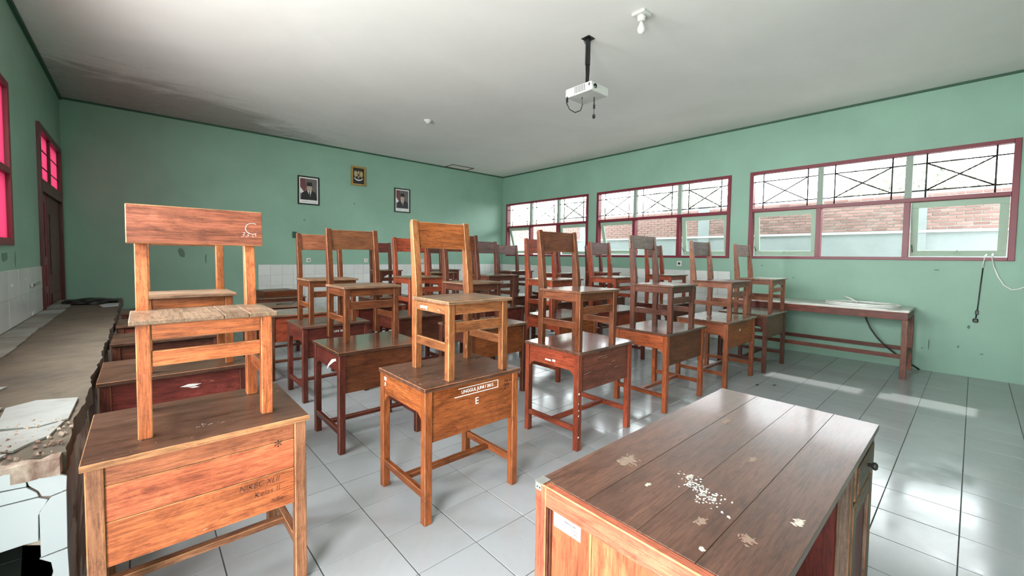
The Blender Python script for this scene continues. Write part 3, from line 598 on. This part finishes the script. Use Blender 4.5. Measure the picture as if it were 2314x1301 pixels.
# ------------------------------------------------------------------ teacher's desk
TX0, TX1, TY0, TY1, TT = 0.872, 2.25, 0.235, 0.855, 0.75
WT_O = wood('bright_orange_panel', (0.35, 0.105, 0.045), .45, .25, .8); WT_F = wood('salmon_frame_wood', (0.36, 0.115, 0.065), .45, .35, .8); WT_G = wood('grey_brown_frame', (0.20, 0.155, 0.125), .5, .2)
T_ = thing('teacher_desk', 'big brown teacher desk with orange panelled side in the right foreground', 'desk', (0, 0, 0))
seams = [TY0, .385, .53, .69, TY1+.0]
for a, b in zip(seams, seams[1:]): MB().lo((TX0+.028, a+.0004, TT-.022), (TX1, b-.0004, TT+random.uniform(-.0004, .0004)), bev=.0008).build('top_board', [T_TCH, T_TCH], T_)
# left end panel: frame, recessed panel, mouldings
xa = TX0
MB().lo((xa, TY0+.004, 0), (xa+.028, TY0+.075, TT-.001)).lo((xa, TY1-.042, 0), (xa+.028, TY1, TT-.001)).lo((xa, TY0+.075, TT-.062), (xa+.028, TY1-.042, TT-.001)).lo((xa, TY0+.075, .06), (xa+.028, TY1-.042, .14)).build('end_frame', [WT_F, EDGE_L], T_)
for a, b in ((TY0+.08, .655), (.657, TY1-.042)): MB().lo((xa+.012, a, .14), (xa+.024, b, TT-.062), bev=.004).build('end_panel', [WT_O, EDGE_L], T_)
MB().lo((xa+.003, TY1-.050, .14), (xa+.014, TY1-.045, TT-.066)).lo((xa+.003, TY1-.060, .14), (xa+.014, TY1-.055, TT-.066)).build('moulding', [W_DK, W_DK], T_)
# back (modesty) panel towards the pupils, right end, pedestal
MB().lo((TX0+.05, TY1-.045, .12), (TX1-.05, TY1-.03, TT-.022)).build('back_panel', [W_BR, EDGE_D], T_)
MB().lo((TX1-.04, TY0+.03, .06), (TX1-.02, TY1-.05, TT-.022)).build('right_end_panel', [W_BR, EDGE_D], T_)
for yy in (TY0+.012, TY1-.06): MB().lo((TX1-.055, yy, 0), (TX1-.01, yy+.045, TT-.022)).build('leg', [WT_G, EDGE_D], T_)
MB().lo((1.78, TY0+.012, 0), (1.82, TY0+.05, TT-.022)).build('leg', [WT_G, EDGE_D], T_)
MB().lo((TX0+.05, TY0+.014, TT-.062), (1.78, TY0+.032, TT-.022)).build('front_rail', [WT_G, EDGE_D], T_)
MB().lo((1.79, TY0+.05, .1), (1.805, TY1-.05, TT-.022)).build('pedestal_side', [wood('deep_red_board', (0.13, 0.02, 0.015), .4, 0), W_DK], T_)
MB().lo((TX0+.06, TY0+.03, TT-.15), (1.0, TY1-.06, TT-.13)).build('shelf_board', [W_DK, W_DK], T_)
dw = MB().lo((1.825, TY0+.008, TT-.165), (TX1-.058, TY0+.026, TT-.03)).lo((1.85, TY0+.003, TT-.145), (TX1-.08, TY0+.008, TT-.05)).build('drawer', [WT_G, EDGE_D], T_)
kn = MB().lathe([(.006, 0), (.007, .010), (.014, .017), (.015, .023), (.009, .029)], n=14).build('knob', [IRON], dw); kn.location = (2.03, TY0+.004, TT-.095); kn.rotation_euler = (math.radians(90), 0, 0)
dd = MB().lo((1.825, TY0+.010, .08), (1.88, TY0+.026, TT-.185)).lo((TX1-.115, TY0+.010, .08), (TX1-.058, TY0+.026, TT-.185)).lo((1.88, TY0+.010, TT-.25), (TX1-.115, TY0+.026, TT-.185)).lo((1.88, TY0+.010, .08), (TX1-.115, TY0+.026, .15)).build('door', [WT_G, EDGE_D], T_)
MB().lo((1.88, TY0+.020, .15), (TX1-.115, TY0+.026, TT-.25)).build('door_panel', [wood('deep_red_board', (0,)*3), W_DK], dd)
# metal corner bracket
MB().lo((TX0-.002, TY1-.026, TT-.022), (TX0+.000, TY1-.002, TT+.001), bev=0).lo((TX0-.002, TY1-.03, TT), (TX0+.035, TY1+.001, TT+.002), bev=0).build('corner_bracket', [METAL], T_)
for q in (-.010, -.020): MB().box((TX0-.0025, TY1+q, TT-.013), (.001, .004, .004), bev=0).build('screw', [BLACKP], T_)
# sticker on the end panel
WLB = plain('white_label_paper', (0.44, 0.46, 0.49), 0.5, var=.03)
stk = MB().lo((xa+.0105, .690, .640), (xa+.0125, .788, .686), bev=0).build('paper_label', [WLB], T_); stk['label'] = 'white inventory label'
lg = MB()
for k in range(20):
    a0 = 2*math.pi*k/20; lg.box((xa+.0100, .765+.011*math.cos(a0), .668+.014*math.sin(a0)*.9), (.0006, .0035, .0012), rot=(a0+math.pi/2, 0, 0), bev=0)
lg.box((xa+.0100, .765, .668), (.0006, .008, .006), rot=(.6, 0, 0), bev=0); lg.build('round_emblem', [plain('blue_print', (.2, .3, .5), .6)], stk)
for nm, mt, bars in (('printed_line', INK, ((.745, .705, .672),)), ('printed_line', plain('green_print', (.2, .6, .35), .6), ((.740, .712, .681),)), ('printed_line', plain('red_print', (.6, .1, .1), .6), ((.722, .698, .660), (.716, .698, .651)))):
    for ya, yb_, z in bars:
        l_ = MB(); n_ = 8
        for k in range(n_):
            yy = ya+(yb_-ya)*k/n_; l_.box((xa+.0100, yy, z), (.0006, abs(yb_-ya)/n_*.7, random.uniform(.002, .0035)), bev=0)
        l_.build(nm, [mt], stk)
# worn patches on the top
def CL(x, y, rx, ry, mat):
    m = MB()
    for k in range(int(25+rx*1800)):
        r_ = random.uniform(.0012, .0045)*(rx/.03)**.4; a = random.gauss(0, .42)*rx; b = random.gauss(0, .42)*ry; t_ = random.random()*3
        m.prism([(x+a+r_*2*math.cos(q)*math.cos(t_)-r_*.7*math.sin(q)*math.sin(t_), y+b+r_*2*math.cos(q)*math.sin(t_)+r_*.7*math.sin(q)*math.cos(t_)) for q in (0, 1.2, 2.4, 3.6, 4.9)], 2, TT, TT+.0008+random.random()*.0004)
    return m.build('worn_patch', [mat], T_, kind='stuff')
PATCH = tilemat('worn_pale_patch', (0.22, 0.16, 0.125), 0.7, (0.22, 0.13, 0.10), 0.9, 0.45, 0.6); PWH = plain('chalky_patch', (0.40, 0.36, 0.31), 0.8, var=.3, scale=60)
def blot(x, y, rx, ry, mat, z=TT+.0009, n=14, a=0, nm='worn_patch', parent=None, h=.0006):
    pts = []
    for k in range(n):
        t_ = 2*math.pi*k/n; r_ = random.uniform(.6, 1.15); u, v = rx*r_*math.cos(t_), ry*r_*math.sin(t_); pts.append((x+u*math.cos(a)-v*math.sin(a), y+u*math.sin(a)+v*math.cos(a)))
    return MB().prism(pts, 2, z-.0004, z+h).build(nm, [mat], parent or T_)
for x, y, rx, ry, mt in ((1.19, .745, .045, .030, PATCH), (1.055, .44, .020, .010, PATCH), (1.245, .245+.03, .022, .010, PWH), (1.07, .335, .022, .016, PATCH), (1.52, .47, .018, .008, PATCH), (1.80, .66, .03, .012, PATCH), (.955, .395, .008, .006, PWH), (1.25, .56, .014, .006, PWH), (1.11, .62, .01, .004, PWH)): CL(x, y, rx, ry, mt)
pc = MB()
for k in range(150):
    u = random.gauss(0, .04); v = random.gauss(0, .022); x = 1.195+u*.5+v; y = .50+u*.9; r_ = random.uniform(.001, .0042); pc.prism([(x+r_*random.uniform(.5, 1.6)*math.cos(q), y+r_*math.sin(q)*random.uniform(.5, 1.3)) for q in (0, 1.2, 2.4, 3.6, 4.9)], 2, TT+.0005, TT+.0014)
pc.build('paint_flecks', [plain('dry_white_paint', (.55, .53, .50), .8, var=.3, scale=80)], T_, kind='stuff')

# ------------------------------------------------------------------ broken tiled ledge on the left
LZ, LX1, LY0, LY1 = 0.755, -0.20, 2.0, 8.3
lt = thing('tiled_ledge', 'broken masonry ledge with cracked white tiles along the left wall', 'ledge', (0, 0, 0))
# masonry body as side wall plus top slab, hollow at the front
def rough_slab(name, x0, x1, y0, y1, z0, z1, nx, ny, mat, amp, edge_amp, parent):
    bm = bmesh.new(); top = []; bot = []
    for j in range(ny+1):
        ra, rb = [], []
        for i in range(nx+1):
            x = x0+(x1-x0)*i/nx; y = y0+(y1-y0)*j/ny
            if i == nx: x += edge_amp*(-.4+.5*math.sin(y*7.3)+.35*math.sin(y*17.1+1)+.25*math.sin(y*41)+random.uniform(-.15, .15))
            if j == 0: y += random.uniform(-edge_amp*.3, edge_amp)
            ra.append(bm.verts.new((x, y, z1+random.uniform(-amp, amp*.4)))); rb.append(bm.verts.new((x+(random.uniform(-.01, .005) if i == nx else 0), y, z0)))
        top.append(ra); bot.append(rb)
    for j in range(ny):
        for i in range(nx):
            bm.faces.new((top[j][i], top[j][i+1], top[j+1][i+1], top[j+1][i])); bm.faces.new((bot[j][i], bot[j+1][i], bot[j+1][i+1], bot[j][i+1]))
    for i in range(nx): bm.faces.new((bot[0][i], bot[0][i+1], top[0][i+1], top[0][i])); bm.faces.new((top[ny][i], top[ny][i+1], bot[ny][i+1], bot[ny][i]))
    for j in range(ny): bm.faces.new((top[j][0], top[j+1][0], bot[j+1][0], bot[j][0])); bm.faces.new((bot[j][nx], bot[j+1][nx], top[j+1][nx], top[j][nx]))
    bmesh.ops.recalc_face_normals(bm, faces=bm.faces); me = bpy.data.meshes.new(name); bm.to_mesh(me); bm.free(); me.materials.append(mat); return link(name, me, parent)
rough_slab('cement_top', XL+.012, LX1, LY0+.03, LY1, LZ-.10, LZ-.012, 14, 160, CEMENT, .005, .011, lt)
MB().lo((LX1-.09, LY0+.012, 0), (LX1-.016, LY1, LZ-.10), bev=0).build('side_masonry', [MORTAR], lt)
MB().lo((XL, LY1-.08, 0), (LX1-.09, LY1, LZ-.10), bev=0).build('end_masonry', [MORTAR], lt)
# front masonry with a hole
MB().prism([(XL, .45), (-.30, .47), (-.255, .450), (-.238, .40), (-.238, .35), (-.262, .29), (-.30, .20), (-.33, 0), (LX1-.09, 0), (LX1-.09, LZ-.10), (XL, LZ-.10)], 1, LY0+.012, LY0+.07).build('front_masonry', [MORTAR], lt)
rough_slab('broken_mortar_edge', XL, LX1-.01, LY0-.008, LY0+.12, LZ-.075, LZ-.016, 26, 3, MORTAR, .008, .014, lt)
# white tiles on the front face (cracked pieces)
def piece(pts, nm='tile_piece', mat=LTILE, y=None, th=.010):
    yy = LY0+.010 if y is None else y
    return MB().prism(pts, 1, yy-th, yy, bev=.001, mb=0).build(nm, [mat], lt)
piece([(-.262, .418), (-.202, .425), (-.200, .618), (-.235, .610), (-.262, .572)])
piece([(-.236, .614), (-.200, .622), (-.198, .668), (-.215, .680), (-.250, .682), (-.285, .680), (-.282, .665), (-.262, .64), (-.255, .620)])
piece([(-.288, .712), (-.330, .718), (-.40, .700), (-.40, .676), (-.345, .668), (-.287, .664)])
piece([(-.288, .661), (-.345, .664), (-.40, .672), (-.40, .622), (-.262, .622), (-.266, .636)])
piece([(-.264, .618), (-.40, .618), (-.40, .47), (-.30, .476), (-.266, .474), (-.264, .560), (-.242, .604)])
piece([(-.266, .414), (-.202, .420), (-.198, .220), (-.290, .215), (-.268, .27), (-.246, .315), (-.236, .355), (-.240, .390)])
piece([(-.285, .211), (-.199, .216), (-.197, .010), (-.30, .010)])
for k in range(3): x0 = -.402-.15*k; piece([(x0, .474), (x0, .618), (max(XL, x0-.148), .618), (max(XL, x0-.148), .474)]); piece([(x0, .622), (x0, .70+.01*random.random()), (max(XL, x0-.148), .71), (max(XL, x0-.148), .622)])
# edge strip tiles on the right side, near end
for za, zb in ((.01, .21), (.214, .416), (.42, .62)): MB().lo((LX1-.016, LY0+.004, za), (LX1-.008, LY0+.20, zb), bev=.001).build('tile_piece', [DTILE, DTILE], lt)
# top tiles: dusty pieces near the front, and a row beside the wall
def tpiece(pts, mat=DTILE, z=LZ): return MB().prism(pts, 2, z-.012, z-.003, bev=.001, mb=0).build('tile_piece', [mat], lt)
TTILE = tilemat('dusty_white_tile', (0.33, 0.34, 0.33), 0.45, (0.17, 0.15, 0.13), 0.7, 0.45, 0.62, bmp=0.2)
tpiece([(-.225, 2.72), (-.36, 2.78), (-.44, 2.72), (-.42, 2.42), (-.30, 2.36), (-.228, 2.40)], TTILE)
tpiece([(-.236, 2.38), (-.30, 2.34), (-.46, 2.40), (-.50, 2.20), (-.33, 2.12), (-.30, 2.17), (-.26, 2.22)], TTILE)
tpiece([(-.34, 2.10), (-.51, 2.18), (-.84, 2.24), (-.84, 2.02), (-.50, 2.03), (-.36, 2.05)], TTILE)
tpiece([(-.45, 2.74), (-.58, 2.80), (-.57, 2.42), (-.47, 2.42)]); tpiece([(-.585, 2.80), (-.84, 2.82), (-.84, 2.28), (-.575, 2.22)]); tpiece([(-.50, 3.15), (-.84, 3.25), (-.84, 2.86), (-.60, 2.84)], TTILE)
y = 3.28
while y < 8.1:
    l_ = random.uniform(.33, .4); tpiece([(-.66, y), (-.84, y), (-.84, y+l_-.01), (-.66+random.uniform(-.02, .01), y+l_-.01)], DTILE if random.random() < .8 else TTILE); y += l_
rb = MB()
for k in range(90):
    s_ = random.uniform(.003, .011); rb.box((random.uniform(-.42, -.21), random.uniform(2.02, 2.45), LZ-.006), (s_, s_*1.3, s_*.8), rot=(random.random(), random.random(), random.random()), bev=0)
rb.build('rubble_crumbs', [MORTAR], lt, kind='stuff')
def pile(nm, x, y, rx, ry, h, mat, label, cat, z):
    bm = bmesh.new(); bmesh.ops.create_icosphere(bm, subdivisions=3, radius=1)
    for v in bm.verts:
        k = 1+random.uniform(-.12, .12); v.co = Vector((x+v.co.x*rx*k, y+v.co.y*ry*k, z+max(0, v.co.z)*h*k+.002))
    me = bpy.data.meshes.new(nm); bm.to_mesh(me); bm.free(); me.materials.append(mat); return tag(link(nm, me), label, cat)
pile('crumpled_bag', -.50, 7.72, .26, .22, .06, BLACKP, 'crumpled black plastic bag at the far end of the tiled ledge', 'bag', LZ-.003)
pp = MB().prism([(-.36, 7.05), (-.22, 7.1), (-.22, 7.45), (-.33, 7.5), (-.40, 7.3)], 2, LZ-.010, LZ-.004).build('torn_paper', [WLB]); tag(pp, 'torn white paper beside the black bag at the ledge end', 'paper')

# ------------------------------------------------------------------ long table on the right wall
W_TB = wood('dark_red_table_wood', (0.17, 0.045, 0.03), .4, .2)
wt = thing('long_table', 'long white-topped table with dark red frame against the right wall', 'table', (0, 0, 0))
MB().lo((6.84, .50, .805), (7.62, 2.9, .825)).build('tabletop', [WHITEP, EDGE_L], wt)
MB().lo((6.85, .51, .715), (6.875, 2.89, .805)).build('apron', [W_TB, EDGE_D], wt); MB().lo((7.58, .51, .715), (7.6, 2.89, .805)).build('apron', [W_TB, EDGE_D], wt)
for yy in (.51, 2.86): MB().lo((6.875, yy, .725), (7.58, yy+.025, .805)).build('apron', [W_TB, EDGE_D], wt)
for xx in (6.84, 7.55):
    for yy in (.505, 2.84): MB().lo((xx, yy, 0), (xx+.055, yy+.055, .715)).build('leg', [wood('pinkish_brown_leg', (.24, .10, .07), .4, .3), EDGE_D], wt)
MB().lo((6.855, .56, .24), (6.885, 2.84, .29)).build('stretcher', [W_TB, EDGE_D], wt); MB().lo((7.565, .56, .24), (7.595, 2.84, .29)).build('stretcher', [W_TB, EDGE_D], wt)
for yy in (.515, 2.85): MB().lo((6.895, yy, .24), (7.55, yy+.03, .29)).build('stretcher', [W_TB, EDGE_D], wt)
ct = MB(); WC_ = plain('white_cable_sheath', (.82, .82, .80), .4, var=.04)
pth = []
for k in range(260):
    a_ = 2*math.pi*k/26; r_ = .95-.035*(k/26) % .3; pth.append((7.26+.30*r_*math.cos(a_), 1.0+.42*r_*math.sin(a_), .834+.006*(k//52)))
ct.tube(pth, .0085, 6); ct.tube([(7.30, 1.05, .86), (7.32, 1.12, .90), (7.34, 1.2, .93)], .010, 8)
tag(ct.build('cable_coil', WC_), 'flat coil of white cable on the right end of the long table', 'cable')
tag(MB().tube([(7.54, 1.0, .70), (7.52, .98, .62), (7.505, .93, .50), (7.50, .86, .39), (7.51, .77, .28), (7.535, .66, .18), (7.56, .54, .09), (7.58, .43, .012)], .010, 8).build('hose', [IRON]), 'dark thin hose leaning behind the right leg of the long table', 'hose')

# ------------------------------------------------------------------ projector, bulb, small fittings on the ceiling
pj = thing('projector', 'white projector hanging from a black ceiling pole', 'projector', (3.45, 2.73, HC), math.radians(0))
MB().lo((-.05, -.05, -.008), (.05, .05, 0)).build('mount_plate', [BLACKP, BLACKP], pj)
MB().lo((-.02, -.02, -.27), (.02, .02, -.008)).lo((-.014, -.014, -.50), (.014, .014, -.27)).lo((-.05, -.05, -.50), (.05, .05, -.485)).build('pole', [BLACKP, BLACKP], pj)
MB().tube([(-.05, 0, -.01), (-.06, .0, .0-.05), (-.028, 0, -.08), (-.025, 0, -.3), (-.02, 0, -.46)], .006, 6).tube([(.028, 0, -.02), (.030, 0, -.3), (.04, .02, -.48)], .005, 6).build('pole_cable', [BLACKP], pj)
PB = MB().box((0, 0, 0), (.29, .33, .085), bev=.012, seg=2).build('housing', [WHITEP, WHITEP], pj); PB.location = (.01, .01, -.545)
gr = MB()
for i in range(7):
    for j in range(5): gr.box((-.1458, -.085+i*.020, -.026+j*.013), (.002, .012, .008), bev=0)
gr.build('vent_grille', [BLACKP], PB)
MB().box((-.1458, -.142, .012), (.002, .014, .028), bev=0).build('port', [BLACKP], PB)
MB().box((-.06, -.166, -.020), (.15, .010, .040), bev=.004).build('connector_cover', [WHITEP, WHITEP], PB)
ln = MB().lathe([(.024, 0), (.024, .008), (.018, .010), (.014, .004)], n=18).build('lens', [BLACKP], PB); ln.location = (-.085, -.166, .002); ln.rotation_euler = (math.radians(90), 0, 0)
MB().lo((-.135, -.155, -.0445), (.135, .155, -.0425), bev=0).build('underside', [plain('pale_grey_plastic', (.5, .5, .48), .4)], PB)
MB().tube([(-.135, .150, -.58), (-.14, .152, -.645), (-.115, .13, -.71), (-.075, .09, -.742), (-.035, .05, -.72), (-.025, .035, -.66), (-.03, .04, -.585)], .0055, 7).box((-.135, .15, -.615), (.022, .018, .05), bev=.004).build('signal_cable', [BLACKP, BLACKP], pj)
MB().tube([(.055, -.05, -.585), (.058, -.05, -.68), (.055, -.05, -.78)], .0055, 7).box((.057, -.05, -.685), (.02, .02, .045), bev=.005).box((.055, -.05, -.785), (.030, .028, .042), bev=.008).build('power_plug', [BLACKP, BLACKP], pj)
bl = thing('ceiling_lamp', 'bare glass bulb in a white ceiling holder near the projector', 'lamp', (3.457, 2.126, HC))
MB().box((0, 0, -.012), (.13, .13, .024), bev=.006).build('holder_base', [WHITEP, WHITEP], bl)
MB().lathe([(.04, -.024), (.038, -.05), (.03, -.075)], n=18).build('socket', [WHITEP], bl)
MB().lathe([(.018, -.075), (.022, -.10), (.034, -.13), (.036, -.15), (.026, -.175), (.008, -.187)], n=20).build('bulb', [BULB], bl)
fx = thing('ceiling_socket', 'small empty white lamp holder on the ceiling left of the projector', 'lamp holder', (3.59, 6.14, HC)); MB().lathe([(.07, 0), (.07, -.015), (.04, -.03), (.03, -.055)], n=18).build('holder', [WHITEP], fx)
ht = thing('ceiling_hatch', 'square ceiling hatch outline near the back wall corner', 'hatch', (5.72, 8.60, HC))
for a, b in (((0, 0, -.012), (.65, .018, 0)), ((0, .33, -.012), (.65, .348, 0)), ((0, .018, -.012), (.018, .33, 0)), ((.632, .018, -.012), (.65, .33, 0))): MB().lo(a, b).build('hatch_trim', [EDGE_DK, EDGE_DK], ht)

# ------------------------------------------------------------------ pictures on the back wall
SUIT = plain('printed_black', (.02, .02, .022), .35); SKIN = plain('printed_skin_tone', (.5, .36, .3), .35); BGR = plain('printed_grey_backdrop', (.14, .12, .12), .35); PRED = plain('printed_dark_red', (.16, .05, .05), .35); PWHT = plain('printed_white', (.75, .75, .74), .35)
def portrait(x0, x1, z0, z1, label, lean):
    t = thing('framed_portrait', label, 'picture', (x0, YB, z0)); w_, h = x1-x0, z1-z0; y = 0; b = .025
    for a, c in (((0, -.025, 0), (w_, 0, b)), ((0, -.025, h-b), (w_, 0, h)), ((0, -.025, b), (b, 0, h-b)), ((w_-b, -.025, b), (w_, 0, h-b))): MB().lo(a, c).build('frame_bar', [BLACKP, BLACKP], t)
    pr = MB().lo((b, -.012, b), (w_-b, -.008, h-b), bev=0).build('print', [PWHT], t); k = 0
    def sh(pts, mat, nm):
        nonlocal k; k += 1; return MB().prism([(b+(w_-2*b)*u, b+(h-2*b)*v) for u, v in pts], 1, -.012-.0006*k-.0004, -.012-.0006*(k-1)).build(nm, [mat], pr)
    def ell(cx, cy, rx, ry): return [(cx+rx*math.cos(2*math.pi*i/16), cy+ry*math.sin(2*math.pi*i/16)) for i in range(16)]
    sh([(.06, .14), (.94, .14), (.94, .95), (.06, .95)], BGR, 'backdrop')
    sh([(.06, .95), (.30, .95), (.36, .6), (.25, .4), (.06, .45)], PRED, 'flag_red'); sh([(.06, .62), (.24, .45), (.20, .34), (.06, .40)], PWHT, 'flag_white')
    cx = .55+lean
    sh([(.10, .14), (.14, .40), (.40, .50), (.68, .50), (.90, .42), (.94, .14)], SUIT, 'jacket')
    sh([(cx-.13, .50), (cx+.10, .50), (cx+.02, .26)], PWHT, 'shirt'); sh([(cx-.04, .48), (cx+.02, .48), (cx+.03, .30), (cx, .26), (cx-.03, .30)], PRED if lean else SUIT, 'tie')
    sh(ell(cx-.01, .60, .13, .135), SKIN, 'face'); sh([(cx-.16, .67), (cx-.13, .82), (cx+.12, .82), (cx+.14, .67)], SUIT, 'cap')
    for s in (-.05, .045): sh(ell(cx-.01+s, .615, .022, .010), SUIT, 'eye')
    sh([(cx-.05, .54), (cx+.03, .54), (cx+.02, .528), (cx-.04, .528)], PRED, 'mouth')
    tb = MB()
    for i in range(14): tb.lo((w_*.2+i*w_*.045, -.0135, b+.028), (w_*.2+i*w_*.045+w_*.03, -.012, b+.034), bev=0)
    tb.build('caption_line', [BGR], pr)
    MB().box((w_/2, -.01, h+.012), (.03, .012, .024), bev=.002).build('hook', [METAL, METAL], t)
portrait(2.33, 2.735, 2.41, 2.975, 'black-framed portrait of a man in dark suit and cap, the left one', 0.0)
portrait(4.37, 4.765, 2.42, 2.975, 'black-framed portrait of a man in suit and tie, the right one', -.04)
ge = thing('gilt_frame', 'small gold-framed bird crest hung above and between the two portraits', 'picture', (3.38, YB, 2.915)); GOLD = plain('gilt_wood', (.42, .25, .08), .35, .3); GOLDP = plain('gold_print', (.45, .38, .2), .4, .2)
w_, h, b = .32, .41, .04
for a, c in (((0, -.03, 0), (w_, 0, b)), ((0, -.03, h-b), (w_, 0, h)), ((0, -.03, b), (b, 0, h-b)), ((w_-b, -.03, b), (w_, 0, h-b))): MB().lo(a, c).build('frame_bar', [GOLD, GOLD], ge)
pr = MB().lo((b, -.012, b), (w_-b, -.008, h-b), bev=0).build('dark_ground', [SUIT], ge)
em = MB(); cx, cz = w_/2, h*.55
for s in (-1, 1): em.prism([(cx+s*.012, cz+.03), (cx+s*.05, cz+.09), (cx+s*.09, cz+.07), (cx+s*.095, cz), (cx+s*.075, cz-.05), (cx+s*.04, cz-.03), (cx+s*.012, cz-.02)], 1, -.0145, -.0125)
em.prism([(cx-.02, cz-.03), (cx-.02, cz+.06), (cx-.008, cz+.09), (cx+.02, cz+.085), (cx+.018, cz+.06), (cx+.02, cz-.03), (cx, cz-.09)], 1, -.016, -.0146); em.build('winged_bird', [GOLDP], pr)
MB().prism([(cx-.022, cz+.03), (cx+.022, cz+.03), (cx+.022, cz-.01), (cx, cz-.035), (cx-.022, cz-.01)], 1, -.018, -.0161).build('shield', [PRED], pr)
MB().prism([(cx-.09, cz-.055), (cx-.05, cz-.09), (cx, cz-.10), (cx+.05, cz-.09), (cx+.09, cz-.055), (cx+.09, cz-.08), (cx+.05, cz-.115), (cx, cz-.125), (cx-.05, cz-.115), (cx-.09, cz-.08)], 1, -.0155, -.013).build('ribbon', [PWHT], pr)

# ------------------------------------------------------------------ sockets, cables, small marks
def socket(x, z, label, wall='b', s=.085, mat=WHITEP):
    t = thing('wall_socket', label, 'socket', (x, YB, z) if wall == 'b' else (XR, x, z), 0 if wall == 'b' else math.radians(-90))
    MB().box((0, -.008, 0), (s, .016, s), bev=.004).build('plate', [mat, mat], t)
    q = MB().lathe([(.024, 0), (.024, .004), (.020, .005)], n=16).build('outlet', [BLACKP if wall == 'r' else METAL], t); q.location = (0, -.016, 0); q.rotation_euler = (math.radians(90), 0, 0)
socket(2.52, 1.30, 'white square socket on the back wall, lower right of the left portrait'); socket(3.70, 1.30, 'white socket on the back wall right above the tiles, beside the walnut backrest'); socket(5.1, 1.30, 'white socket on the back wall behind the honey-coloured chair')
socket(3.76, 1.335, 'round-faced white socket under the middle window', 'r', .10)
sw = thing('wall_switch', 'small dark green box on the back wall below the left portrait', 'switch', (2.265, YB, 1.80)); MB().box((0, -.02, 0), (.075, .04, .12), bev=.004).build('switch_box', [DKGREEN, DKGREEN], sw)
c1 = thing('power_cord', 'white then black cord with plug hanging below the nearest window', 'cord', (0, 0, 0))
MB().tube([(XR+.03, -.09, 1.52), (XR-.04, -.075, 1.49), (XR-.032, -.07, 1.42), (XR-.012, -.068, 1.36)], .008, 8).build('white_lead', [WC_], c1)
MB().tube([(XR-.012, -.068, 1.36), (XR-.012, -.055, 1.1), (XR-.012, -.045, .88), (XR-.012, -.035, .74)], .006, 8).build('black_lead', [BLACKP], c1)
MB().box((XR-.018, -.04, .81), (.03, .03, .05), bev=.005).box((XR-.02, -.032, .71), (.036, .046, .05), bev=.008).build('plug', [BLACKP, BLACKP], c1)
tag(MB().tube([(XR+.03, -.14, 1.53), (XR-.04, -.135, 1.49), (XR-.03, -.15, 1.38), (XR-.02, -.19, 1.26), (XR-.015, -.24, 1.16), (XR-.012, -.30, 1.105), (XR-.012, -.36, 1.12), (XR-.012, -.43, 1.17)], .008, 8).build('loose_cable', [WC_]), 'loose white cable drooping to the right from the nearest window sill', 'cable')
SMUDGE = plain('dark_smudge', (.13, .21, .165), .8)
def smudge(parent, wall, u, z, ru, rz, mat=SMUDGE):
    pts = [(u+ru*random.uniform(.5, 1.2)*math.cos(q*.7), z+rz*random.uniform(.5, 1.2)*math.sin(q*.7)) for q in range(9)]
    if wall == 'b': MB().prism(pts, 1, YB-.0012, YB-.0002).build('wall_mark', [mat], parent)
    elif wall == 'r': MB().prism(pts, 0, XR-.0012, XR-.0002).build('wall_mark', [mat], parent)
    else: MB().prism(pts, 0, XL+.0002, XL+.0012).build('wall_mark', [mat], parent)
for u, z, a_, b_ in ((.52, 1.42, .05, .11), (.85, 1.32, .012, .11), (3.45, 2.52, .02, .02), (2.45, 2.1, .02, .02)): smudge(wall_back, 'b', u, z, a_, b_)
for u, z, a_, b_ in ((.32, 1.32, .03, .012), (2.35, 1.33, .015, .015), (.42, .29, .012, .012), (.1, .36, .014, .02), (-.1, .3, .02, .012), (.02, .62, .02, .025), (1.9, 1.15, .012, .01), (.36, .35, .01, .1)): smudge(wall_right, 'r', u, z, a_, b_)
for u, z, a_, b_ in ((5.35, 1.37, .12, .05), (5.75, 1.33, .03, .08)): smudge(wall_left, 'l', u, z, a_, b_)
# litter on the floor
for (x, y, a_, label) in ((5.35, 1.47, .3, 'dark scrap on the floor right of the front desks, nearer the long table'), (5.20, 1.60, 1.2, 'dark scrap on the floor right of the front desks, nearer the desks'), (4.10, 1.50, .5, 'torn dark scrap on the floor beside the fifth front-row desk leg'), (.90, 1.42, 0, 'tiny dark scrap on the floor tiles left of the E desk'), ):
    s_ = .03 if x > 2 else .008
    tag(MB().prism([(x-s_, y), (x, y+s_*.5), (x+s_*1.2, y+s_*.2), (x+s_*.8, y-s_*.5), (x-s_*.4, y-s_*.6)], 2, .0006, .004).build('litter_scrap', [BLACKP]), label, 'litter')
